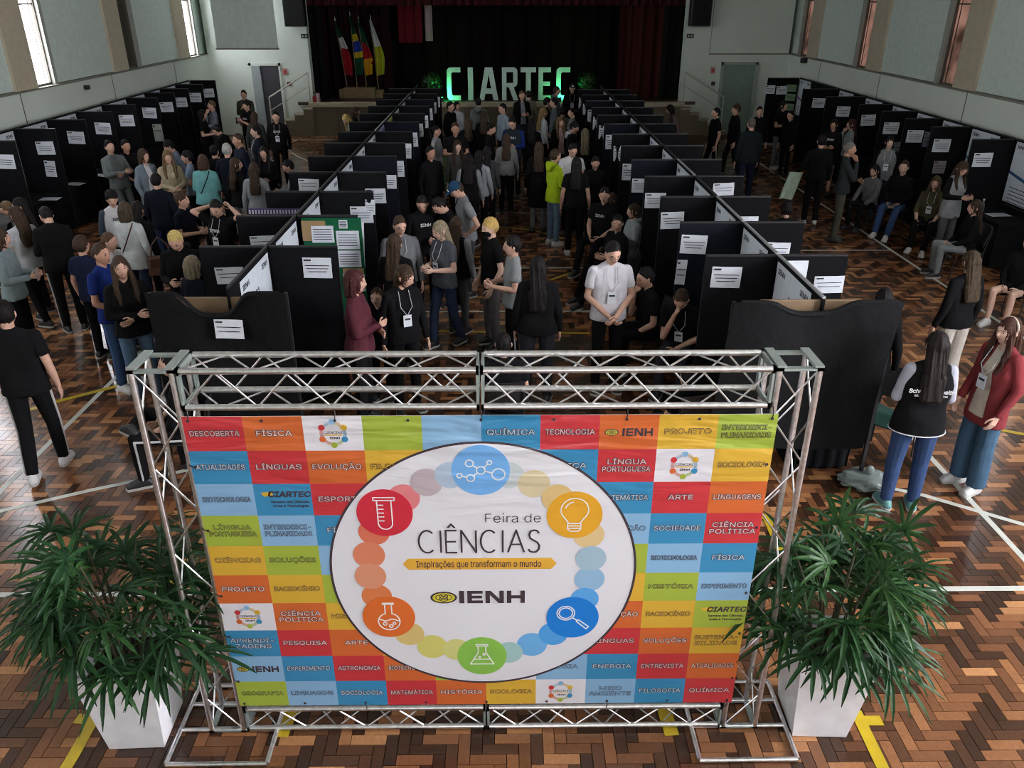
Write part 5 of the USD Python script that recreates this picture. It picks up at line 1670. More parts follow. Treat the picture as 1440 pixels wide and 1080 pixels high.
    k = meshkit.noise(v * (45 if style == 'curly' else 28) * [1.4, 1.4, .7] + hash_(key_) + 9, 3) - .4
    v = v + n_ * (k * am)[:, None]
    C_ = Manifold(m3.Mesh(np.asarray(v, np.float32), np.asarray(hb.faces, np.uint32)))
    yl, zl = {'short': .072, 'buzz': .068, 'pony': .074}.get(style, .084), {'short': .074, 'buzz': .078, 'curly': .055, 'bob': .060, 'long': .064, 'pony': .072, 'mop': .052}[style]
    yb, zb_ = (-.012, -.075) if style in ('short', 'buzz', 'mop', 'curly', 'pony') else (.035, -.115)
    dv = np.array([yb - yl, zb_ - zl])
    nn = np.array([dv[1], -dv[0]])
    nn /= np.linalg.norm(nn)
    if style in ('short', 'buzz', 'mop', 'pony', 'curly'):
        lo = {'mop': -.02, 'curly': -.03, 'pony': .0}.get(style, -.012)
        d2 = np.array([-.012 - yl, lo - zl])
        n2 = np.array([d2[1], -d2[0]])
        n2 /= np.linalg.norm(n2)
        q_ = np.array(hb.vertices)
        e1 = np.clip((q_[:, 1] * n2[0] + q_[:, 2] * n2[1] - n2 @ np.array([yl, zl])) / .055, 0, 1)
        e2 = np.where(q_[:, 1] < -.02, np.clip((q_[:, 2] + .085) / .07, 0, 1), 0)
        e_t = np.maximum(e1, e2)
        e_t = (e_t * e_t * (3 - 2 * e_t))[:, None]
        v = q_ * 1.012 + (v - q_ * 1.012) * e_t       # the hair thins out toward its edges
        C_ = Manifold(m3.Mesh(np.asarray(v, np.float32), np.asarray(hb.faces, np.uint32)))
        top_ = C_.trim_by_plane((0, n2[0], n2[1]), float(n2 @ np.array([yl, zl])))
        nape = C_.trim_by_plane((0, -1, .25), .022).trim_by_plane((0, 0, 1), -.080)
        C_ = top_ + nape
        hm0 = man2tri(C_.refine_to_length((.010, .018, .026)[lod]))
        trimesh.smoothing.filter_taubin(hm0, lamb=.5, nu=.53, iterations=4)
        v = np.array(hm0.vertices)
        nv = v / (np.linalg.norm(v, axis=1, keepdims=True) + 1e-9)
        az = np.arctan2(v[:, 0], v[:, 1])
        kk_ = meshkit.noise(np.stack([az * 9, v[:, 2] * 26, v[:, 1] * 26], 1) + hash_(key_), 4) - .45
        v = v + nv * (kk_ * {'curly': .030, 'mop': .018, 'buzz': .003}.get(style, .011))[:, None]
        C_ = Manifold(m3.Mesh(np.asarray(v, np.float32), np.asarray(hm0.faces, np.uint32)))
    else:
        C_ = C_.trim_by_plane((0, nn[0], nn[1]), float(nn @ np.array([yl, zl])))
    parts = [place(C_.scale((hs,) * 3), RH, hc)]
    if style == 'long':
        hx = HP((0, -.070, .0))
        sh2, bk = up((0, -.100, 1.34)), up((0, -.135, 1.20 if lod else 1.16))
        def flatc(a, ra, b, rb, w):
            return hull((a + RH @ np.array([w, 0, 0]), ra), (a - RH @ np.array([w, 0, 0]), ra), (b + np.array([w * 1.15, 0, 0]), rb), (b - np.array([w * 1.15, 0, 0]), rb))
        parts += [flatc(HP((0, -.045, .02)), .055, sh2, .042, .035), flatc(sh2, .042, bk, .026, .055)]
        if fore_lock:
            for sg in (1, -1):
                parts += [hull((HP((sg * .066, .012, .02)), .026), (up((sg * .092, .055, 1.40)), .030)), hull((up((sg * .092, .055, 1.40)), .030), (up((sg * .085, .105, 1.24)), .022))]
    elif style == 'bob':
        for sg in (1, -1):
            parts.append(hull((HP((sg * .062, -.01, .02)), .032), (HP((sg * .072, -.015, -.11)), .030)))
        parts.append(hull((HP((.035, -.06, 0)), .048), (HP((-.035, -.06, 0)), .048), (HP((.045, -.065, -.11)), .040), (HP((-.045, -.065, -.11)), .040)))
    elif style == 'pony':
        parts += [hull((HP((0, -.095, .055)), .030), (HP((0, -.150, .03)), .032)), hull((HP((0, -.150, .03)), .032), (up((0, -.130, 1.36)), .026)), hull((up((0, -.130, 1.36)), .026), (up((0, -.120, 1.26)), .012))]
    HU = union(parts)
    if style in ('long', 'bob', 'pony'):
        hm_ = soften(HU, .02 if lod == 0 else .03, 6)
        v = np.array(hm_.vertices)
        a_ = np.arctan2(v[:, 0] - hc[0], -(v[:, 1] - hc[1]) + .02)
        n_ = np.array(trimesh.Trimesh(v, hm_.faces, process=False).vertex_normals)
        hm_.vertices = v + n_ * (.004 * np.sin(a_ * 17 + v[:, 2] * 9) + .003 * np.sin(a_ * 31 + v[:, 2] * 21))[:, None]
    else:
        hm_ = man2tri(HU)
    out('hair', hm_, hairmat(hcol), 60)
    # ---- what is worn
    def plate(shape, p, mt, name, par, depth=.003, rot=0):
        m = flat(shape, 0, depth)
        v = np.array(m.vertices)
        v = np.stack([-v[:, 0], -v[:, 1], v[:, 2]], 1) + np.array(p)
        return out(name, tri(up(v), m.faces[:, ::1]), mt, False, par=par)
    cy_ = (.012 + .100 * fat) + (.022 if f else .0)
    if badge:
        b_ = plate(sbox(-.045, -.065, .045, .065), (.0, cy_ + .018, 1.13), PAPER, 'badge', None)
        plate(sbox(-.03, .01, .03, .03), (.0, cy_ + .022, 1.13), INK, 'badge_print', b_)
        L = [up((sg * .055, .065, 1.435)) for sg in (1, -1)]
        mid = [up((sg * .062, cy_ + .008, 1.28)) for sg in (1, -1)]
        end = up((0, cy_ + .018, 1.19))
        out('lanyard', cat([sweep([L[i], mid[i], end], .0042, 5) for i in (0, 1)]), plain((.45, .45, .46), .7, name='lanyard'), False)
    if tee:
        plate(affinity.scale(text_shape(tee, .042, 3, 1.1), 1, 1, origin=(0, 0)), (0, cy_ + .010, 1.285), plain(teecol, .6, name='tee_print'), 'chest_print', garment)
    if glasses and lod < 2:
        gl_ = []
        for sg in (1, -1):
            yy = face_y(sg * .031, .004) + .010
            ring_ = [HP((sg * .031 + .021 * math.cos(a), yy - .004 * abs(math.cos(a)), .003 + .016 * math.sin(a))) for a in np.linspace(0, 2 * math.pi, 13)]
            gl_.append(sweep(ring_, .0020, 4))
            gl_.append(sweep([HP((sg * .052, yy - .004, .006)), HP((sg * .077, -.005, .008))], .0020, 4))
        gl_.append(sweep([HP((-.010, face_y(0, .004) + .010, .006)), HP((.010, face_y(0, .004) + .010, .006))], .002, 4))
        out('glasses', cat(gl_), BLACKP, False)
    if mask:
        v = np.array(HEADS[1].vertices)
        v2 = v * 1.05
        MM = Manifold(m3.Mesh(np.asarray(v2, np.float32), np.asarray(HEADS[1].faces, np.uint32))) ^ Manifold.cube((.12, .12, .075), True).translate((0, .075, -.055))
        out('face_mask', place(MM.scale((hs,) * 3), RH, hc), cloth(BLK), 50)
    if cap is not None:
        v = np.array(HEADS[1].vertices) * 1.15 + [0, -.004, .010]
        KM = Manifold(m3.Mesh(np.asarray(v, np.float32), np.asarray(HEADS[1].faces, np.uint32))).trim_by_plane((0, -.12, 1), .030)
        cp = out('cap', place(KM.scale((hs,) * 3), RH, hc), cloth(cap), 50)
        br_ = hull(((-.055, .075, .040), .006), ((.055, .075, .040), .006), ((-.035, .165, .030), .005), ((.035, .165, .030), .005), ((0, .178, .031), .005))
        out('cap_brim', place(br_.scale((hs,) * 3), RH, hc), cloth(cap), 40, par=cp)
        pl_ = trimesh.creation.box([.05, .006, .035])
        v = (RH @ (np.array(pl_.vertices) + [0, .104, .070]).T * hs).T + hc
        out('cap_emblem', tri(v, pl_.faces), PAPER, False, par=cp)
    if strap is not None:
        a = [(.10, .03, 1.435), (.07, cy_ + .0, 1.32), (-.04, cy_ + .012, 1.12), (-.15, .05, .98)]
        bk_ = -.100 * fat - .012
        b = [(.10, -.045, 1.44), (.07, bk_, 1.32), (-.04, bk_ - .004, 1.12), (-.15, -.07, .98)]
        out('bag_strap', cat([sweep([up(p) for p in a], .009, 5), sweep([up(p) for p in b], .009, 5)]), cloth(strap), False)
    if hood is not None:
        hd = hull(*U_(((.07, -.09, 1.46), .045), ((-.07, -.09, 1.46), .045), ((0, -.12, 1.38), .05), ((.09, -.02, 1.46), .03), ((-.09, -.02, 1.46), .03)))
        out('hood', soften(hd, edge, 4), cloth(hood), 50)
    if extra:
        extra(dict(out=out, up=up, HP=HP, AJ=AJ, plate=plate, J=J, RH=RH, hc=hc, t=t_, garment=garment, lod=lod, cy=cy_, hull=hull, blob=blob))
    if seat:
        c_, s_ = math.cos(ph), math.sin(ph)
        hy = -.0
        chair(X, Y, face + 180, seat)
    # keep the wrists for things held
    PEOPLE[key_]['wr'] = {sg: np.array([X, Y, 0]) + RZ @ (AJ[sg][2] * s) for sg in (1, -1)}
    PEOPLE[key_]['hipw'] = np.array([X, Y, 0]) + RZ @ (up((.18, 0, 1.0)) * s)
    return t_


def hash_(k):
    return sum(ord(c) * (i + 3) for i, c in enumerate(k)) % 97 * 1.37
# ------------------------------------------------------------------ who is in the hall
P = person
# --- left crowd, near
P('A20', (138, 343), 1.72, 75, 'man in a royal blue T-shirt and jeans with hands held together', hair=('buzz', BR), top=BLUE, pants=JEAN, arms='clasp', shoes=WHITE_SH, skin='m')
P('A21', (166, 361), 1.70, 35, 'woman with long brown hair, black sweater and blue jeans looking toward the camera, arms crossed', 'f', ('long', BR), 'l', BLK, 'long', None, (.09, .15, .24), arms='cross', look=(-5, -8), shoes=WHITE_SH, fore_lock=True)
P('A22', (112, 333), 1.55, 165, 'dark-haired boy in a navy T-shirt seen from behind, left of the man in royal blue', hair=('mop', BR), top=NAV, pants=BLK)
P('A23', (151, 328), 1.52, 85, 'brown-haired boy in a white top seen in profile above the man in royal blue', hair=('short', (.09, .05, .03)), top=WHT, pants=DGRY)
P('A13', (174, 285), 1.66, 170, 'woman in a white striped sweater with a brown shoulder bag, seen from behind', 'f', ('bob', (.06, .045, .03)), 'l', (.50, .53, .54), 'long', None, (.03, .045, .09), arms=('relaxed', 'hold'), strap=(.08, .03, .02), hem=.80)
P('A12', (155, 270), 1.58, 40, 'curly dark-haired boy in a white lettered T-shirt over long grey sleeves', hair=('curly', DK), top=WHT, sleeve='long', sleevec=(.06, .08, .11), pants=BLK, tee='IENH', look=(-15, 15), teecol=(.03, .03, .05))
P('A14', (192, 284), 1.58, 160, 'long-haired girl all in black standing right of the white striped sweater', 'f', ('long', DK), 'l', BLK, 'long', None, BLK)
P('A18', (242, 328), 1.72, 10, 'bleached blond young man in a black hooded jacket looking down', hair=('short', BL), top=BLK, sleeve='long', pants=BLK, look=(-10, 32), hood=BLK, arms='hold')
P('A19', (268, 361), 1.55, 150, 'ash blonde girl in dark clothes seen from behind, beside the bleached blond young man', 'f', ('bob', AS), 'l', DNAV, 'long', None, BLK, y=None)
P('A17', (300, 283), 1.68, -20, 'girl in a black lettered T-shirt with badge stretching both arms behind her head', 'f', ('short', DK), 'l', BLK, 'short', None, BLK, arms='behindhead', badge=True, tee='IENH', look=(15, 25))
P('A16', (254, 271), 1.60, 80, 'brown-haired boy in a dark navy top standing in profile left of the stretching girl', hair=('mop', BR), top=DNAV, sleeve='short', pants=BLK, arms='hold')
P('A15', (218, 244), 1.68, 175, 'dark-haired boy in a navy track jacket with white piping seen from behind', hair=('short', DK), top=DNAV, sleeve='long', pants=(.02, .035, .08), arms='relaxed')
P('A3', (20, 291), 1.64, -115, 'girl with long brown hair in a white T-shirt and black trousers at the left edge', 'f', ('long', BR), 'l', (.42, .44, .46), 'short', None, BLK, arms='hold', leg='stride', shoes=BLACK_SH)
P('A4', (60, 293), 1.70, -150, 'boy in black jacket and striped track trousers leaning his head over something', hair=('short', DK), top=BLK, sleeve='long', pants=BLK, stripe=True, lean=14, look=(20, 30), arms='hold')
P('A2', (26, 279), 1.62, -60, 'dark-haired girl in black standing behind the girl in the white T-shirt at the left', 'f', ('long', DK), 'l', BLK, 'long', None, BLK)
P('A1', (5, 258), 1.70, 60, 'person in a grey top bending over a table at the left edge', hair=('short', LB), top=(.24, .27, .27), sleeve='long', pants=DGRY, lean=58, arms='reach', y=11.9)
P('A24', (-4, 322), 1.68, 100, 'person in a pale blue grey top cut by the left edge of the picture', 'f', ('bob', BR), 'l', (.22, .28, .30), 'long', None, BLK, arms='hold')
P('A25', (2, 424), 1.74, 195, 'dark-clad youth in striped black track trousers walking off at the lower left', hair=('short', DK), top=BLK, pants=BLK, stripe=2, shoes=WHITE_SH, leg='stride', arms=('down', 'relaxed'))
P('A26', (238, 496), 1.70, -75, 'seated youth in black striped track trousers with one leg crossed, behind the left truss leg', hair=('short', DK), top=BLK, sleeve='mid', pants=BLK, leg='sitcross', arms='lap', stripe=True, seat='black plastic chair behind the left truss leg')
# --- left crowd, farther
P('A5', (151, 198), 1.72, 55, 'boy all in grey leaning back with crossed arms against a black table', hair=('short', DK), top=(.15, .17, .17), sleeve='long', pants=(.13, .15, .15), arms='cross', lean=-10, leg='leanback')
P('A6', (175, 197), 1.66, 50, 'man in a black T-shirt standing right of the boy all in grey', hair=('short', DK), top=BLK, pants=BLK, arms='clasp', skin='m')
P('A7', (200, 210), 1.68, 60, 'smiling brown-haired woman in a long grey blue cardigan', 'f', ('bob', BR), 'l', (.16, .20, .24), 'long', None, (.03, .05, .09), hem=.55, arms='relaxed', open_=True, under=WHT)
P('A8', (234, 212), 1.66, 25, 'woman in a beige blouse with long light brown hair and folded arms', 'f', ('long', LB), 'l', (.36, .31, .21), 'long', None, BLK, arms='crosslow', fore_lock=True)
P('A9', (233, 199), 1.62, -60, 'dark-haired person in grey blue bending behind the woman in the beige blouse', hair=('mop', DK), top=(.14, .17, .22), sleeve='long', pants=BLK, lean=25)
P('A10', (262, 213), 1.55, -70, 'boy in a light blue shirt in profile left of the teal sweater', hair=('mop', DK), top=(.20, .27, .36), pants=BLK, arms='hold')
P('A11', (284, 218), 1.66, 180, 'woman in a teal sweater with a thin shoulder strap seen from behind', 'f', ('bob', (.06, .035, .025)), 'l', TEAL, 'long', None, BLK, strap=BLK, fat=1.18, arms='hold')
P('B7', (318, 202), 1.74, 170, 'grey-haired man in a dark navy jacket seen from behind', hair=('short', GR), top=DNAV, sleeve='long', pants=BLK)
P('B6', (334, 188), 1.78, -50, 'man with cropped hair in a dark blue jacket facing left', hair=('buzz', BR), top=(.014, .018, .035), sleeve='long', pants=BLK, skin='m')
P('B8', (330, 222), 1.64, 150, 'long-haired girl in black jacket and grey trousers, right of the grey-haired man', 'f', ('long', BR), 'l', BLK, 'long', None, (.16, .17, .18), look=(-50, 0))
P('B9', (356, 229), 1.62, 185, 'girl with very long hair in a light grey top seen from behind', 'f', ('long', BR), 'l', (.26, .28, .30), 'long', None, BLK)
P('B10', (370, 206), 1.66, 0, 'smiling dark-haired woman in a black jacket and grey scarf', 'f', ('long', DK), 'l', BLK, 'long', None, BLK, fore_lock=True, arms='hold', hood=(.2, .2, .22))
P('B11', (402, 226), 1.58, -75, 'boy in a pale grey hooded sweater at the left edge of the stalls', hair=('short', DK), top=(.24, .28, .33), sleeve='long', pants=BLK, hood=(.24, .28, .33), look=(0, 20), arms='hold')
P('B5', (359, 177), 1.70, -70, 'dark-haired person in a black jacket with a pale lanyard facing left', 'f', ('short', DK), 'p', DNAV, 'long', None, BLK, badge=True)
P('B4', (387, 157), 1.72, 5, 'boy in a black lettered sweater with a badge standing by the stage steps', hair=('short', DK), top=BLK, sleeve='long', pants=BLK, badge=True, tee='IENH')
P('B2', (346, 142), 1.70, -35, 'youth with thick dark hair in a black lettered T-shirt and grey trousers near the doorway', hair=('mop', DK), top=BLK, pants=(.18, .20, .24), tee='IENH', arms='phone')
P('B15', (357, 158), 1.64, 175, 'girl with long dark brown hair seen from behind, by the doorway', 'f', ('long', BR), 'l', (.05, .055, .05), 'long', None, (.1, .11, .12))
P('B3', (342, 127), 1.72, 5, 'man in glasses and a dark olive shirt standing in front of the doorway', hair=('short', DK), top=(.05, .055, .035), sleeve='long', pants=BLK, glasses=True, arms='phone')
P('B1', (297, 142), 1.70, -60, 'boy in a blue grey sweater, hand raised to face, near the left wall panels', hair=('short', LB), top=(.16, .18, .21), sleeve='long', pants=DGRY, arms=('mouth', 'hold'))
P('B13', (283, 155), 1.60, 90, 'girl in black with a raised pale forearm beside the left wall panels', 'f', ('bob', DK), 'l', BLK, 'short', None, BLK, arms='hold')
P('B12', (301, 176), 1.68, -100, 'dark-clad person leaning toward the left wall tables', hair=('short', DK), top=BLK, sleeve='long', pants=BLK, lean=28, arms='reach')
P('B16', (300, 205), 1.60, 170, 'dark-haired person in black standing behind the grey-haired man', hair=('short', DK), top=BLK, sleeve='long', pants=BLK)
P('B14', (484, 162), 1.62, -40, 'blonde girl in a grey top bending over the outer side of the left stalls', 'f', ('long', BL), 'p', (.22, .26, .26), 'long', None, BLK, lean=30, fore_lock=True)
P('B17', (499, 151), 1.57, 100, 'brown-haired person in dark clothes beside the bending blonde girl', 'f', ('long', BR), 'l', BLK, 'long', None, BLK)
P('B18', (412, 262), 1.30, 170, 'dark head seen over the outer panels of the left stalls', hair=('mop', DK), top=BLK, pants=BLK)
# --- centre left, near
P('D11', (497, 381), 1.70, 85, 'wine-red-haired woman in a maroon sweater, arms crossed, by the nearest left panel', 'f', ('bob', RB), 'l', MAROON, 'long', None, BLK, arms='cross', fat=1.12)
P('D12', (529, 406), 1.30, -10, 'girl with tied-back hair peeking out beside the maroon sweater', 'f', ('pony', BR), 'p', BLK, 'long', None, BLK, side_tilt=10)
P('D13', (572, 375), 1.67, 25, 'dark-haired girl in black with a big white badge, right of the maroon sweater', 'f', ('long', BR), 'l', BLK, 'long', None, BLK, badge=True, look=(40, 20))
P('D5', (554, 330), 1.66, 165, 'long-haired girl in black seen from behind, below the boy in grey with glasses', 'f', ('long', BR), 'l', BLK, 'long', None, BLK)
P('D4', (562, 305), 1.70, 15, 'boy in a grey zipped sweater with glasses and a badge', hair=('short', BR), top=(.15, .16, .17), sleeve='long', pants=BLK, badge=True, glasses=True, look=(10, 12))
P('D6', (616, 312), 1.66, -45, 'blonde woman in a dark grey printed T-shirt over long teal sleeves with a lanyard', 'f', ('long', (.22, .18, .12)), 'p', (.09, .10, .12), 'short', None, (.03, .045, .09), arms='hold', look=(-10, 15), badge=True, leg='stride')
P('D7', (641, 306), 1.57, 160, 'girl in black vest and grey sleeves seen from behind, next to the blonde woman', 'f', ('long', BR), 'l', BLK, 'long', (.2, .21, .22), (.07, .075, .08))
P('D3', (593, 277), 1.66, 20, 'dark-haired boy in a black lettered sweater left of the boy with glasses leaning over', hair=('short', DK), top=BLK, sleeve='long', pants=BLK, tee='IENH', look=(-20, 25))
P('D2', (611, 281), 1.70, -60, 'boy with glasses in black leaning over, left of the boy in the cap', hair=('short', DK), top=BLK, sleeve='long', pants=BLK, lean=16, glasses=True, look=(0, 25), arms='hold')
P('D1', (636, 257), 1.76, -70, 'boy in a blue cap and grey T-shirt, hand on his hip', hair=('short', BR), top=(.20, .21, .225), pants=DGRY, cap=(.015, .05, .10), arms=('hold', 'hip'), strap=BLK, look=(0, 25), lean=8)
P('D8', (688, 308), 1.68, -65, 'blond masked boy in a black T-shirt and grey trousers', hair=('mop', (.42, .28, .09)), top=BLK, pants=(.12, .11, .12), mask=True, skin='p', arms='relaxed', look=(5, 5))
P('D9', (721, 333), 1.64, -80, 'dark-haired boy in light grey T-shirt and striped trousers, right of the blond masked boy', hair=('mop', DK), top=(.24, .26, .27), pants=BLK, stripe=True, arms='hold')
P('D10', (757, 361), 1.68, 178, 'woman with long black hair, all in black, seen from behind in the near aisle', 'f', ('long', DK), 'l', BLK, 'long', None, (.02, .022, .028), fat=1.15)
P('D14', (708, 469), 1.66, 180, 'seated dark-haired boy whose head shows just above the top truss', hair=('short', DK), top=BLK, pants=BLK, leg='sit', arms='lap', seat='black plastic chair hidden behind the top truss')
# --- centre, far
P('C1', (633, 143), 1.70, 60, 'dark-haired boy in black at the foot of the first giant letter', hair=('short', DK), top=BLK, sleeve='long', pants=BLK)
P('C2', (642, 143), 1.60, 30, 'long-haired girl in a white top beside the boy below the first giant letter', 'f', ('long', DK), 'l', (.4, .43, .45), 'long', None, BLK)
P('C3', (673, 138), 1.70, 170, 'person in a grey hooded sweater below the third giant letter', hair=('short', DK), top=(.15, .17, .17), sleeve='long', pants=BLK, hood=(.15, .17, .17))
P('C4', (681, 156), 1.66, 170, 'girl with long brown hair in black seen from behind, left of the light blue shirt', 'f', ('long', BR), 'l', BLK, 'long', None, BLK)
P('C5', (707, 146), 1.72, -60, 'dark-haired boy in a light blue shirt below the middle giant letters', hair=('short', DK), top=(.28, .34, .40), sleeve='long', pants=BLK)
P('C6', (692, 174), 1.62, 80, 'boy with dark hair in black peering past the blue college jacket', hair=('short', DK), top=BLK, pants=BLK, look=(0, 15))
P('C7', (719, 166), 1.76, -15, 'boy in a blue college jacket looking down in the middle of the crowd', hair=('short', DK), top=(.02, .03, .04), sleeve='long', sleevec=(.012, .03, .15), pants=BLK, look=(-10, 25), tee='IENH', arms='hold')
P('C8', (712, 188), 1.62, 180, 'long-haired girl in a grey sweater seen from behind, before the blue college jacket', 'f', ('long', BR), 'l', (.20, .205, .21), 'long', None, BLK)
P('C9', (613, 177), 1.64, 75, 'dark-haired girl in a white T-shirt beside the left stall notices', 'f', ('pony', DK), 'l', (.42, .45, .47), 'short', None, BLK)
P('C10', (640, 173), 1.76, 5, 'man with short hair in a black T-shirt facing the camera in the crowd', hair=('short', BR), top=BLK, pants=BLK, skin='m', arms='cross')
P('C11', (658, 166), 1.62, 185, 'girl with wavy brown hair seen from behind, right of the man in the black T-shirt', 'f', ('long', (.06, .04, .025)), 'l', BLK, 'long', None, BLK)
P('C12', (643, 198), 1.58, 15, 'girl with straight brown hair in a dark olive top facing the camera', 'f', ('long', BR), 'p', (.05, .05, .045), 'long', None, BLK, fore_lock=True)
P('C13', (605, 206), 1.68, 40, 'dark-haired boy in a black jacket standing at the left edge of the aisle', hair=('short', DK), top=BLK, sleeve='long', pants=BLK, skin='m')
P('C14', (659, 216), 1.64, 175, 'girl with long dark hair in a grey-sleeved jacket seen from behind', 'f', ('long', DK), 'l', BLK, 'long', (.2, .22, .23), BLK)
P('C15', (674, 212), 1.60, 160, 'girl with long black hair in a pale grey jacket holding a sheet of paper', 'f', ('long', DK), 'l', (.28, .30, .33), 'long', None, BLK, arms=('relaxed', 'hold'))
P('C16', (685, 206), 1.57, 170, 'girl with dark hair and a white hair clip standing behind the pale grey jacket', 'f', ('long', DK), 'l', (.05, .055, .06), 'long', None, BLK)
P('C17', (734, 128), 1.74, 20, 'man in a dark jacket over a grey shirt below the fourth giant letter', hair=('short', LB), top=BLK, sleeve='long', pants=(.03, .04, .07), open_=True, under=(.24, .28, .33), arms='hold')
P('C18', (743, 128), 1.67, -150, 'dark-haired person in a beige top below the fifth giant letter', hair=('short', DK), top=(.2, .18, .14), sleeve='long', pants=BLK)
P('C19', (748, 168), 1.63, 180, 'person with black hair in a long black coat seen from behind, in the far aisle', 'f', ('long', DK), 'l', BLK, 'long', None, BLK, hem=.55)
P('C20', (758, 200), 1.68, 178, 'girl in black coat and grey trousers seen from behind, left of the lime hoodie', 'f', ('long', BR), 'l', BLK, 'long', None, (.13, .14, .15), hem=.5)
P('C21', (764, 152), 1.64, 110, 'girl with curly blonde hair in a white jacket in the far crowd', 'f', ('long', (.20, .14, .06)), 'p', (.4, .43, .45), 'long', None, BLK)
P('C22', (770, 138), 1.68, 90, 'dark-haired boy in black facing right in the far crowd', hair=('mop', DK), top=BLK, sleeve='long', pants=BLK)
P('C23', (779, 138), 1.70, -90, 'dark-haired boy in a blue grey sweater facing left in the far crowd', hair=('short', DK), top=(.13, .16, .17), sleeve='long', pants=BLK)
P('C24', (783, 122), 1.72, 90, 'person in a grey hooded sweater in front of the last giant letter', hair=('short', BR), top=(.15, .17, .17), sleeve='long', pants=BLK, hood=(.15, .17, .17))
P('C25', (805, 118), 1.76, 0, 'man in a black cap and black jacket right of the last giant letter', hair=('short', DK), top=BLK, sleeve='long', pants=BLK, cap=(.02, .02, .02), badge=True)
P('C26', (788, 165), 1.62, 20, 'girl with curly light brown hair in a dark jacket over a pink top', 'f', ('long', (.14, .085, .04)), 'p', BLK, 'long', None, BLK, open_=True, under=(.4, .28, .26), fore_lock=True)
P('C27', (791, 151), 1.57, 180, 'dark-haired boy in olive grey seen from behind in the far crowd', hair=('mop', DK), top=(.08, .085, .07), sleeve='long', pants=BLK)
P('C28', (805, 152), 1.66, -80, 'girl with dark hair in a grey vest by the right stall notices', 'f', ('pony', DK), 'l', (.15, .16, .16), 'short', None, BLK)
P('C29', (810, 172), 1.66, 70, 'dark-haired boy in a black jacket with white collar near the right stalls', hair=('mop', DK), top=BLK, sleeve='long', pants=BLK, look=(0, 20), hood=(.4, .42, .45))
P('C30', (823, 181), 1.64, 180, 'girl with long ash blonde hair in black seen from behind near the right stalls', 'f', ('long', (.12, .10, .06)), 'l', BLK, 'long', None, BLK)
P('C31', (807, 203), 1.70, 10, 'dark-haired boy in a white T-shirt standing behind the girl in a black T-shirt', hair=('short', DK), top=WHT, pants=BLK, arms='cross', look=(10, 20))
P('C32', (781, 210), 1.70, 120, 'girl in a bright lime hoodie and light jeans', 'f', ('short', BR), 'l', (.42, .60, .02), 'long', None, (.12, .18, .26), hood=(.42, .60, .02), arms='hold', shoes=WHITE_SH, hem=.80)
P('C33', (811, 221), 1.68, 175, 'girl with black hair in a black T-shirt seen from behind, right of the lime hoodie', 'f', ('long', DK), 'l', BLK, 'short', None, BLK, arms='down', shoes=WHITE_SH)
P('C34', (838, 221), 1.55, 0, 'person in black with a bowed face against the right stall panels', hair=('short', DK), top=BLK, sleeve='long', pants=BLK, look=(0, 15), y=None)
P('C35', (850, 264), 1.80, -35, 'seated boy in a black lettered T-shirt with hands on his knee', hair=('short', DK), top=BLK, pants=BLK, tee='IENH', leg='sitout', arms='lap', seat='black plastic chair under the boy in the black lettered T-shirt', look=(20, 10))
P('C42', (861, 272), 1.56, 120, 'seated dark-haired girl between the boy in the lettered T-shirt and the panels', 'f', ('long', (.05, .025, .02)), 'l', BLK, 'long', None, BLK, leg='sit', arms='lap', seat='black plastic chair under the girl with long dark brown hair')
P('C36', (869, 303), 1.70, -60, 'seated boy in black next to the seated girl in pale grey', hair=('short', DK), top=BLK, sleeve='long', pants=BLK, leg='sitout', arms='hold', look=(45, 5), seat='black plastic chair under the boy with a hand on his cheek')
P('C37', (892, 287), 1.66, -75, 'seated girl with long brown hair in a pale grey hooded sweater', 'f', ('long', BR), 'l', (.25, .28, .29), 'long', None, BLK, leg='sit', arms='lap', hood=(.25, .28, .29), seat='black plastic chair under the girl in pale grey')
P('C38', (893, 350), 1.62, 170, 'seated dark-haired person in grey just behind the tall boy in white', 'f', ('long', DK), 'l', (.22, .25, .26), 'long', None, BLK, leg='sit', arms='lap', seat='black plastic chair behind the tall boy in white')
P('C39', (864, 342), 1.78, 5, 'tall boy with glasses in a white T-shirt with badge, hands clasped', hair=('short', DK), top=(.62, .61, .66), pants=BLK, arms='clasp', badge=True, glasses=True, look=(5, 18))
P('C40', (907, 377), 1.74, -75, 'seated young man in a black T-shirt resting his chin on his hand', hair=('short', DK), top=BLK, pants=BLK, leg='sit', arms=('chin', 'lap'), lean=10, seat='black plastic chair under the young man resting his chin')
P('C41', (957, 412), 1.74, -25, 'seated boy in a black polo shirt with white trim covering his face with one hand', hair=('short', BR), top=BLK, pants=(.03, .03, .04), leg='sit', arms=('chin', 'crosslow'), lean=14, look=(0, 25), badge=True, seat='black plastic chair under the boy covering his face')
# --- right
P('E1', (1008, 152), 1.68, -80, 'boy in black walking left, leftmost of two by the green door', hair=('short', DK), top=BLK, pants=BLK, stripe=2, leg='stride', shoes=BLACK_SH)
P('E2', (1036, 147), 1.72, -85, 'boy in long black sleeves facing left, right of the boy by the green door', hair=('mop', BR), top=BLK, sleeve='long', pants=BLK, leg='stride')
P('E3', (1058, 166), 1.80, 190, 'broad man with grey-brown cropped hair in a dark jacket and navy trousers seen from behind', hair=('buzz', (.10, .09, .08)), top=(.012, .016, .018), sleeve='long', pants=(.012, .015, .03), fat=1.15)
P('E4', (1069, 150), 1.68, 0, 'man in glasses and black standing behind the broad man', hair=('short', DK), top=BLK, sleeve='long', pants=BLK, glasses=True)
P('E5', (1103, 142), 1.70, 30, 'girl in a black top and grey trousers by the last right wall panel', 'f', ('long', DK), 'l', BLK, 'short', None, (.17, .18, .19), shoes=WHITE_SH, arms='hold')
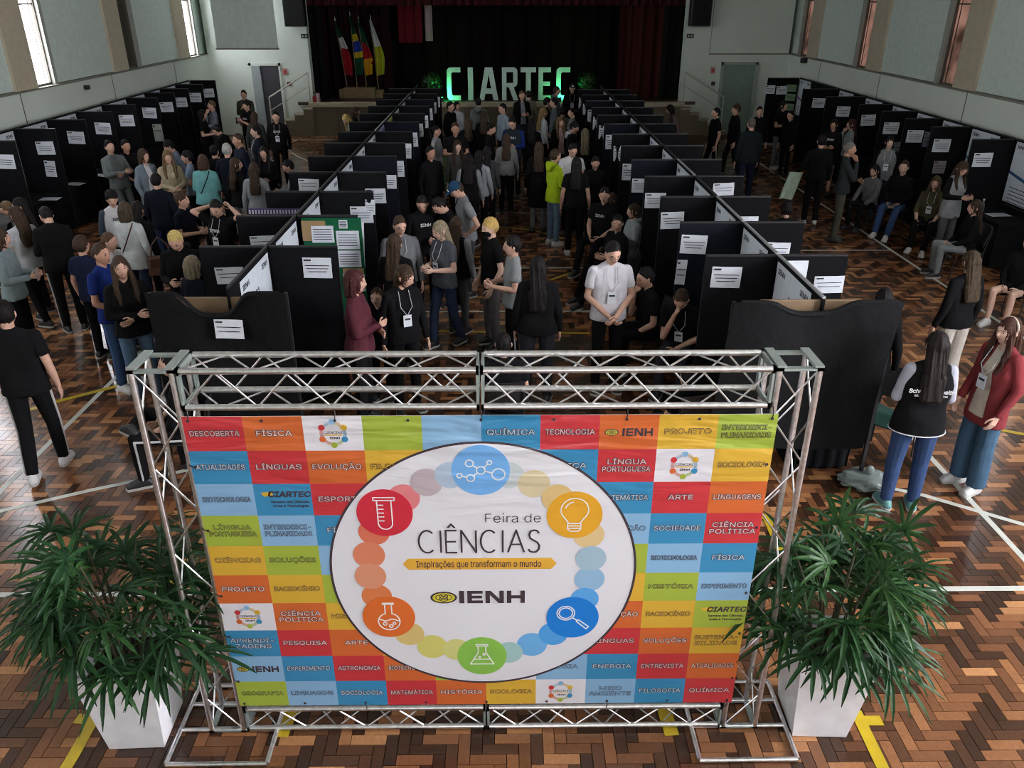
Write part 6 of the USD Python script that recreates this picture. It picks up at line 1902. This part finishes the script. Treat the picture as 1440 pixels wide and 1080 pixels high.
P('E21', (1113, 156), 1.56, -60, 'small person in dark clothes right of the girl in grey trousers', hair=('short', DK), top=BLK, sleeve='long', pants=BLK)
P('E20', (941, 148), 1.60, -90, 'dark-haired girl in a patterned top leaning over the outer side of the right stalls', 'f', ('bob', DK), 'l', (.14, .10, .10), 'long', None, BLK, lean=20)
P('E6', (1174, 168), 1.66, -30, 'girl in a black lettered hooded sweater and skirt beside the right wall panels', 'f', ('long', DK), 'm', BLK, 'long', None, BLK, tee='IENH', arms='hold', bare=True)
P('E7', (1199, 168), 1.59, -100, 'reddish-haired girl in a grey sweater, hand at her mouth, by the right wall panels', 'f', ('long', (.05, .018, .018)), 'l', (.26, .29, .32), 'long', None, BLK, arms=('mouth', 'hold'))
P('E8', (1157, 190), 1.72, 170, 'person in black seen from behind carrying a pale green jacket', hair=('short', DK), top=BLK, sleeve='long', pants=BLK, arms=('down', 'side'), shoes=WHITE_SH)
P('E9', (1196, 200), 1.78, 70, 'man with grey cropped hair in a dark jacket and olive trousers, hand at his mouth', hair=('buzz', (.14, .13, .12)), top=(.025, .028, .030), sleeve='long', pants=(.062, .060, .048), arms=('mouth', 'cross'), glasses=True, skin='m')
P('E10', (1253, 192), 1.66, -20, 'smiling long-haired girl in a grey pinafore top and jeans beside the right wall', 'f', ('long', DK), 'p', (.18, .19, .20), 'long', BLK, (.025, .05, .11), arms='relaxed', badge=True)
P('E22', (1232, 232), 1.62, -60, 'seated girl in grey holding out her hand behind the man with olive trousers', 'f', ('long', DK), 'l', (.10, .10, .11), 'long', None, BLK, leg='sit', arms='reachlow', seat='black plastic chair behind the man with olive trousers')
P('E11', (1273, 226), 1.80, -40, 'seated youth in black with a headband and blue jeans stretched out', 'f', ('short', BR), 'p', BLK, 'long', None, (.035, .07, .16), leg='sitout', arms='lap', shoes=WHITE_SH, glasses=True, seat='black plastic chair under the youth with stretched-out jeans')
P('E12', (1318, 248), 1.68, -35, 'seated woman with long hair in an olive top with a badge', 'f', ('long', (.06, .045, .025)), 'l', (.07, .065, .035), 'mid', None, BLK, leg='sitout', arms='reachlow', badge=True, shoes=WHITE_SH, fore_lock=True, seat='black plastic chair under the woman in olive')
P('E13', (1358, 229), 1.68, 20, 'long-haired girl in a grey and black sweater looking down at her hands', 'f', ('long', BR), 'l', (.24, .25, .27), 'long', BLK, (.10, .10, .105), arms='hold', look=(-15, 28), fore_lock=True, hem=.75)
P('E14', (1374, 282), 1.66, -100, 'seated girl with long brown hair in black and light grey trousers seen from the side', 'f', ('long', (.035, .022, .015)), 'l', BLK, 'long', None, (.20, .22, .23), leg='sit', arms='lap', shoes=BLACK_SH, seat='black plastic chair under the girl in light grey trousers')
P('E15', (1369, 354), 1.68, 195, 'woman in a black sweater and white trousers seen from behind, long brown hair', 'f', ('long', (.05, .035, .022)), 'l', BLK, 'long', None, (.44, .41, .37), arms='down', wide=.6)
P('E16', (1452, 330), 1.66, -55, 'seated person with bare legs and pale sneakers cut by the right edge of the picture', 'f', ('long', BR), 'p', BLK, 'long', None, BLK, leg='sit', arms='lap', bare=True, shoes=WHITE_SH, seat='black plastic chair at the right edge of the picture')


def back_print(k):
    sh = unary_union([affinity.translate(text_shape('School of Health', .034, 4, 1.0), 0, .016), affinity.translate(text_shape('BILINGUAL EDUCATION', .016, 4, 1.0), 0, -.026)])
    m = flat(sh, 0, .003)
    v = np.array(m.vertices) + np.array((0, -.126, 1.215))
    k['out']('back_print', tri(k['up'](v), m.faces), plain((.55, .55, .57), .6, name='tee_print'), False, par=k['garment'])
    h_ = cat([sweep([k['up'](p) for p in ellipse(.816, .232, .158, 0, 28).tolist() + ellipse(.816, .232, .158, 0, 28)[:1].tolist()], .006, 6)])
    k['out']('hem_band', h_, plain((.5, .5, .53), .7, name='stripe'), 40, par=k['garment'])


P('E17', (1322, 468), 1.68, 172, 'long-haired girl in a black jacket with white back lettering, grey sleeves and blue jeans', 'f', ('long', (.016, .012, .011)), 'l', BLK, 'long', (.36, .37, .44), (.035, .065, .15), arms='hold', extra=back_print, fat=1.12, hem=.81, shoes=(.1, .25, .25))


def headband(k):
    pts = [k['HP']((.083 * math.cos(a), -.012 + .0 * a, .03 + .098 * math.sin(a))) for a in np.linspace(-.1, math.pi + .1, 18)]
    k['out']('headband', sweep(pts, .010, 6), plain((.5, .42, .32), .5, name='headband'), 40)


P('E18', (1424, 448), 1.68, -75, 'woman in a dusty red coat and wide blue jeans with a pale headband and badge', 'f', ('long', (.05, .022, .016)), 'p', (.20, .035, .04), 'long', None, (.055, .11, .18), arms=('relaxed', 'relaxed'), open_=True, under=(.55, .50, .42), wide=1.0, shoes=WHITE_SH, badge=True, extra=headband, hem=.72, fore_lock=True)
P('E19', (1246, 406), 1.64, 160, 'dark-haired girl in black half hidden behind the right black sheet', 'f', ('long', DK), 'l', BLK, 'long', None, BLK, leg='stand')
P('E23', (1107, 285), 1.66, 180, 'dark curly head seen over the outer right panels', hair=('curly', DK), top=BLK, pants=BLK, leg='sit', arms='lap', seat='black plastic chair behind the outer right panels')
P('F1', (968, 520), 1.30, 200, 'child in black seated low behind the right half of the top truss', hair=('short', DK), top=BLK, pants=BLK, leg='sit', arms='lap', shoes=(.6, .6, .6), seat='black plastic chair behind the right half of the top truss')

chair(3.72, 6.85, 130, "black plastic chair with a green seat beside the right black sheet", (0.013, 0.014, 0.016), (0.03, 0.10, 0.085))


# ------------------------------------------------------------------ things carried
def held_sheet(key_, sg, w, h, label, dz=0.0, tilt=20, m=None):
    p = PEOPLE[key_]['wr'][sg]
    t_ = thing('held_paper', label, 'paper', (p[0], p[1], p[2] - .08 + dz), PEOPLE_FACE[key_] if key_ in PEOPLE_FACE else 0)
    obj('sheet', gridsurf(lambda u, v: (-w / 2 + w * u, -.06 + .02 * np.sin(v * 3), -h + h * v), 5, 6, .003), m or PAPER, t_, smooth=40)
    return t_


PEOPLE_FACE = {'C15': 25, 'E8': -20}
held_sheet('C15', -1, .21, .30, 'white sheet of paper held by the girl in the pale grey jacket')
jk = PEOPLE['E8']['wr'][-1]
t_ = thing('carried_jacket', 'pale green jacket hanging from the arm of the person in black', 'jacket', (jk[0] - .05, jk[1] - .10, jk[2] - .02))
obj('cloth', gridsurf(lambda u, v: (-.12 + .24 * u - .14 * (1 - v), -.03 + .05 * np.sin(u * 6) * (1 - v * .5), -.48 + .52 * v), 12, 10, .03), cloth((.40, .50, .40)), t_, smooth=50)
hp = PEOPLE['A13']['hipw']
t_ = thing('shoulder_bag', 'brown leather shoulder bag hanging beside the white striped sweater', 'bag', (hp[0] + .22, hp[1] - .05, hp[2] - .13), 15)
bagm = soften(union([Manifold.hull_points(np.array([[sx * w, sy * d, z] for sx in (-1, 1) for sy in (-1, 1) for z, w, d in ((-.14, .19, .06), (.12, .16, .035))]))]), .03, 6)
obj('bag_body', bagm, plain((.09, .035, .018), .45, name='bag_leather'), t_, smooth=50)
obj('flap', rbox(-.15, -.068, -.01, .15, -.05, .11, .01), plain((.075, .028, .015), .45, name='bag_leather'), t_)
obj('handle', sweep([(-.13, 0, .11), (-.09, 0, .28), (0, 0, .38), (.09, 0, .28), (.13, 0, .11)], .010, 6), plain((.075, .028, .015), .45, name='bag_leather'), t_)


def held(name, key_, sg, label, size, c):
    p = PEOPLE[key_]['wr'][sg]
    R = PEOPLE[key_]['RZ']
    q = p + R @ np.array([-.03 * sg, .08, .02])
    t_ = thing(name, label, 'phone', q, math.degrees(math.atan2(R[1, 0], R[0, 0])))
    obj('phone_body', rbox(-size[0] / 2, -.004, -size[1] / 2, size[0] / 2, .004, size[1] / 2, .003), plain(c, .3, name='phone'), t_)
    obj('screen', bx(-size[0] / 2 + .004, -.0052, -size[1] / 2 + .006, size[0] / 2 - .004, -.004, size[1] / 2 - .006), plain((.02, .02, .03), .15, name='phone_glass'), t_)


held('phone', 'B2', 1, 'phone in the hand of the youth near the doorway', (.075, .15), (.02, .02, .02))
held('phone', 'A24', 1, 'phone in a pale case held at the left edge of the picture', (.075, .15), (.4, .3, .3))
held('phone', 'C32', 1, 'phone held by the girl in the lime hoodie', (.075, .15), (.03, .03, .03))
wr = PEOPLE['C41']['wr'][1]
t_ = thing('plastic_bag', 'pale grey green plastic bag on the floor beside the right black sheet', 'bag', G(1222, 690) + np.array([0, .1, 0]))
bg = trimesh.creation.icosphere(subdivisions=3)
v = np.array(bg.vertices)
v = v * (1 + .5 * (meshkit.noise(v * 3.1, 5) - .5)[:, None] + .25 * (meshkit.noise(v * 9, 8) - .5)[:, None]) * [.24, .17, .065]
v[:, 2] = np.maximum(v[:, 2] + .06, 0.002)
obj('bag_body', tri(v, bg.faces), plain((.17, .21, .20), .35, name='plastic_bag'), t_, smooth=True)
obj('bag_knot', tri(np.array(bg.vertices) * [.04, .03, .05] + [.02, 0, .16], bg.faces), plain((.17, .21, .20), .35, name='plastic_bag'), t_, smooth=True)
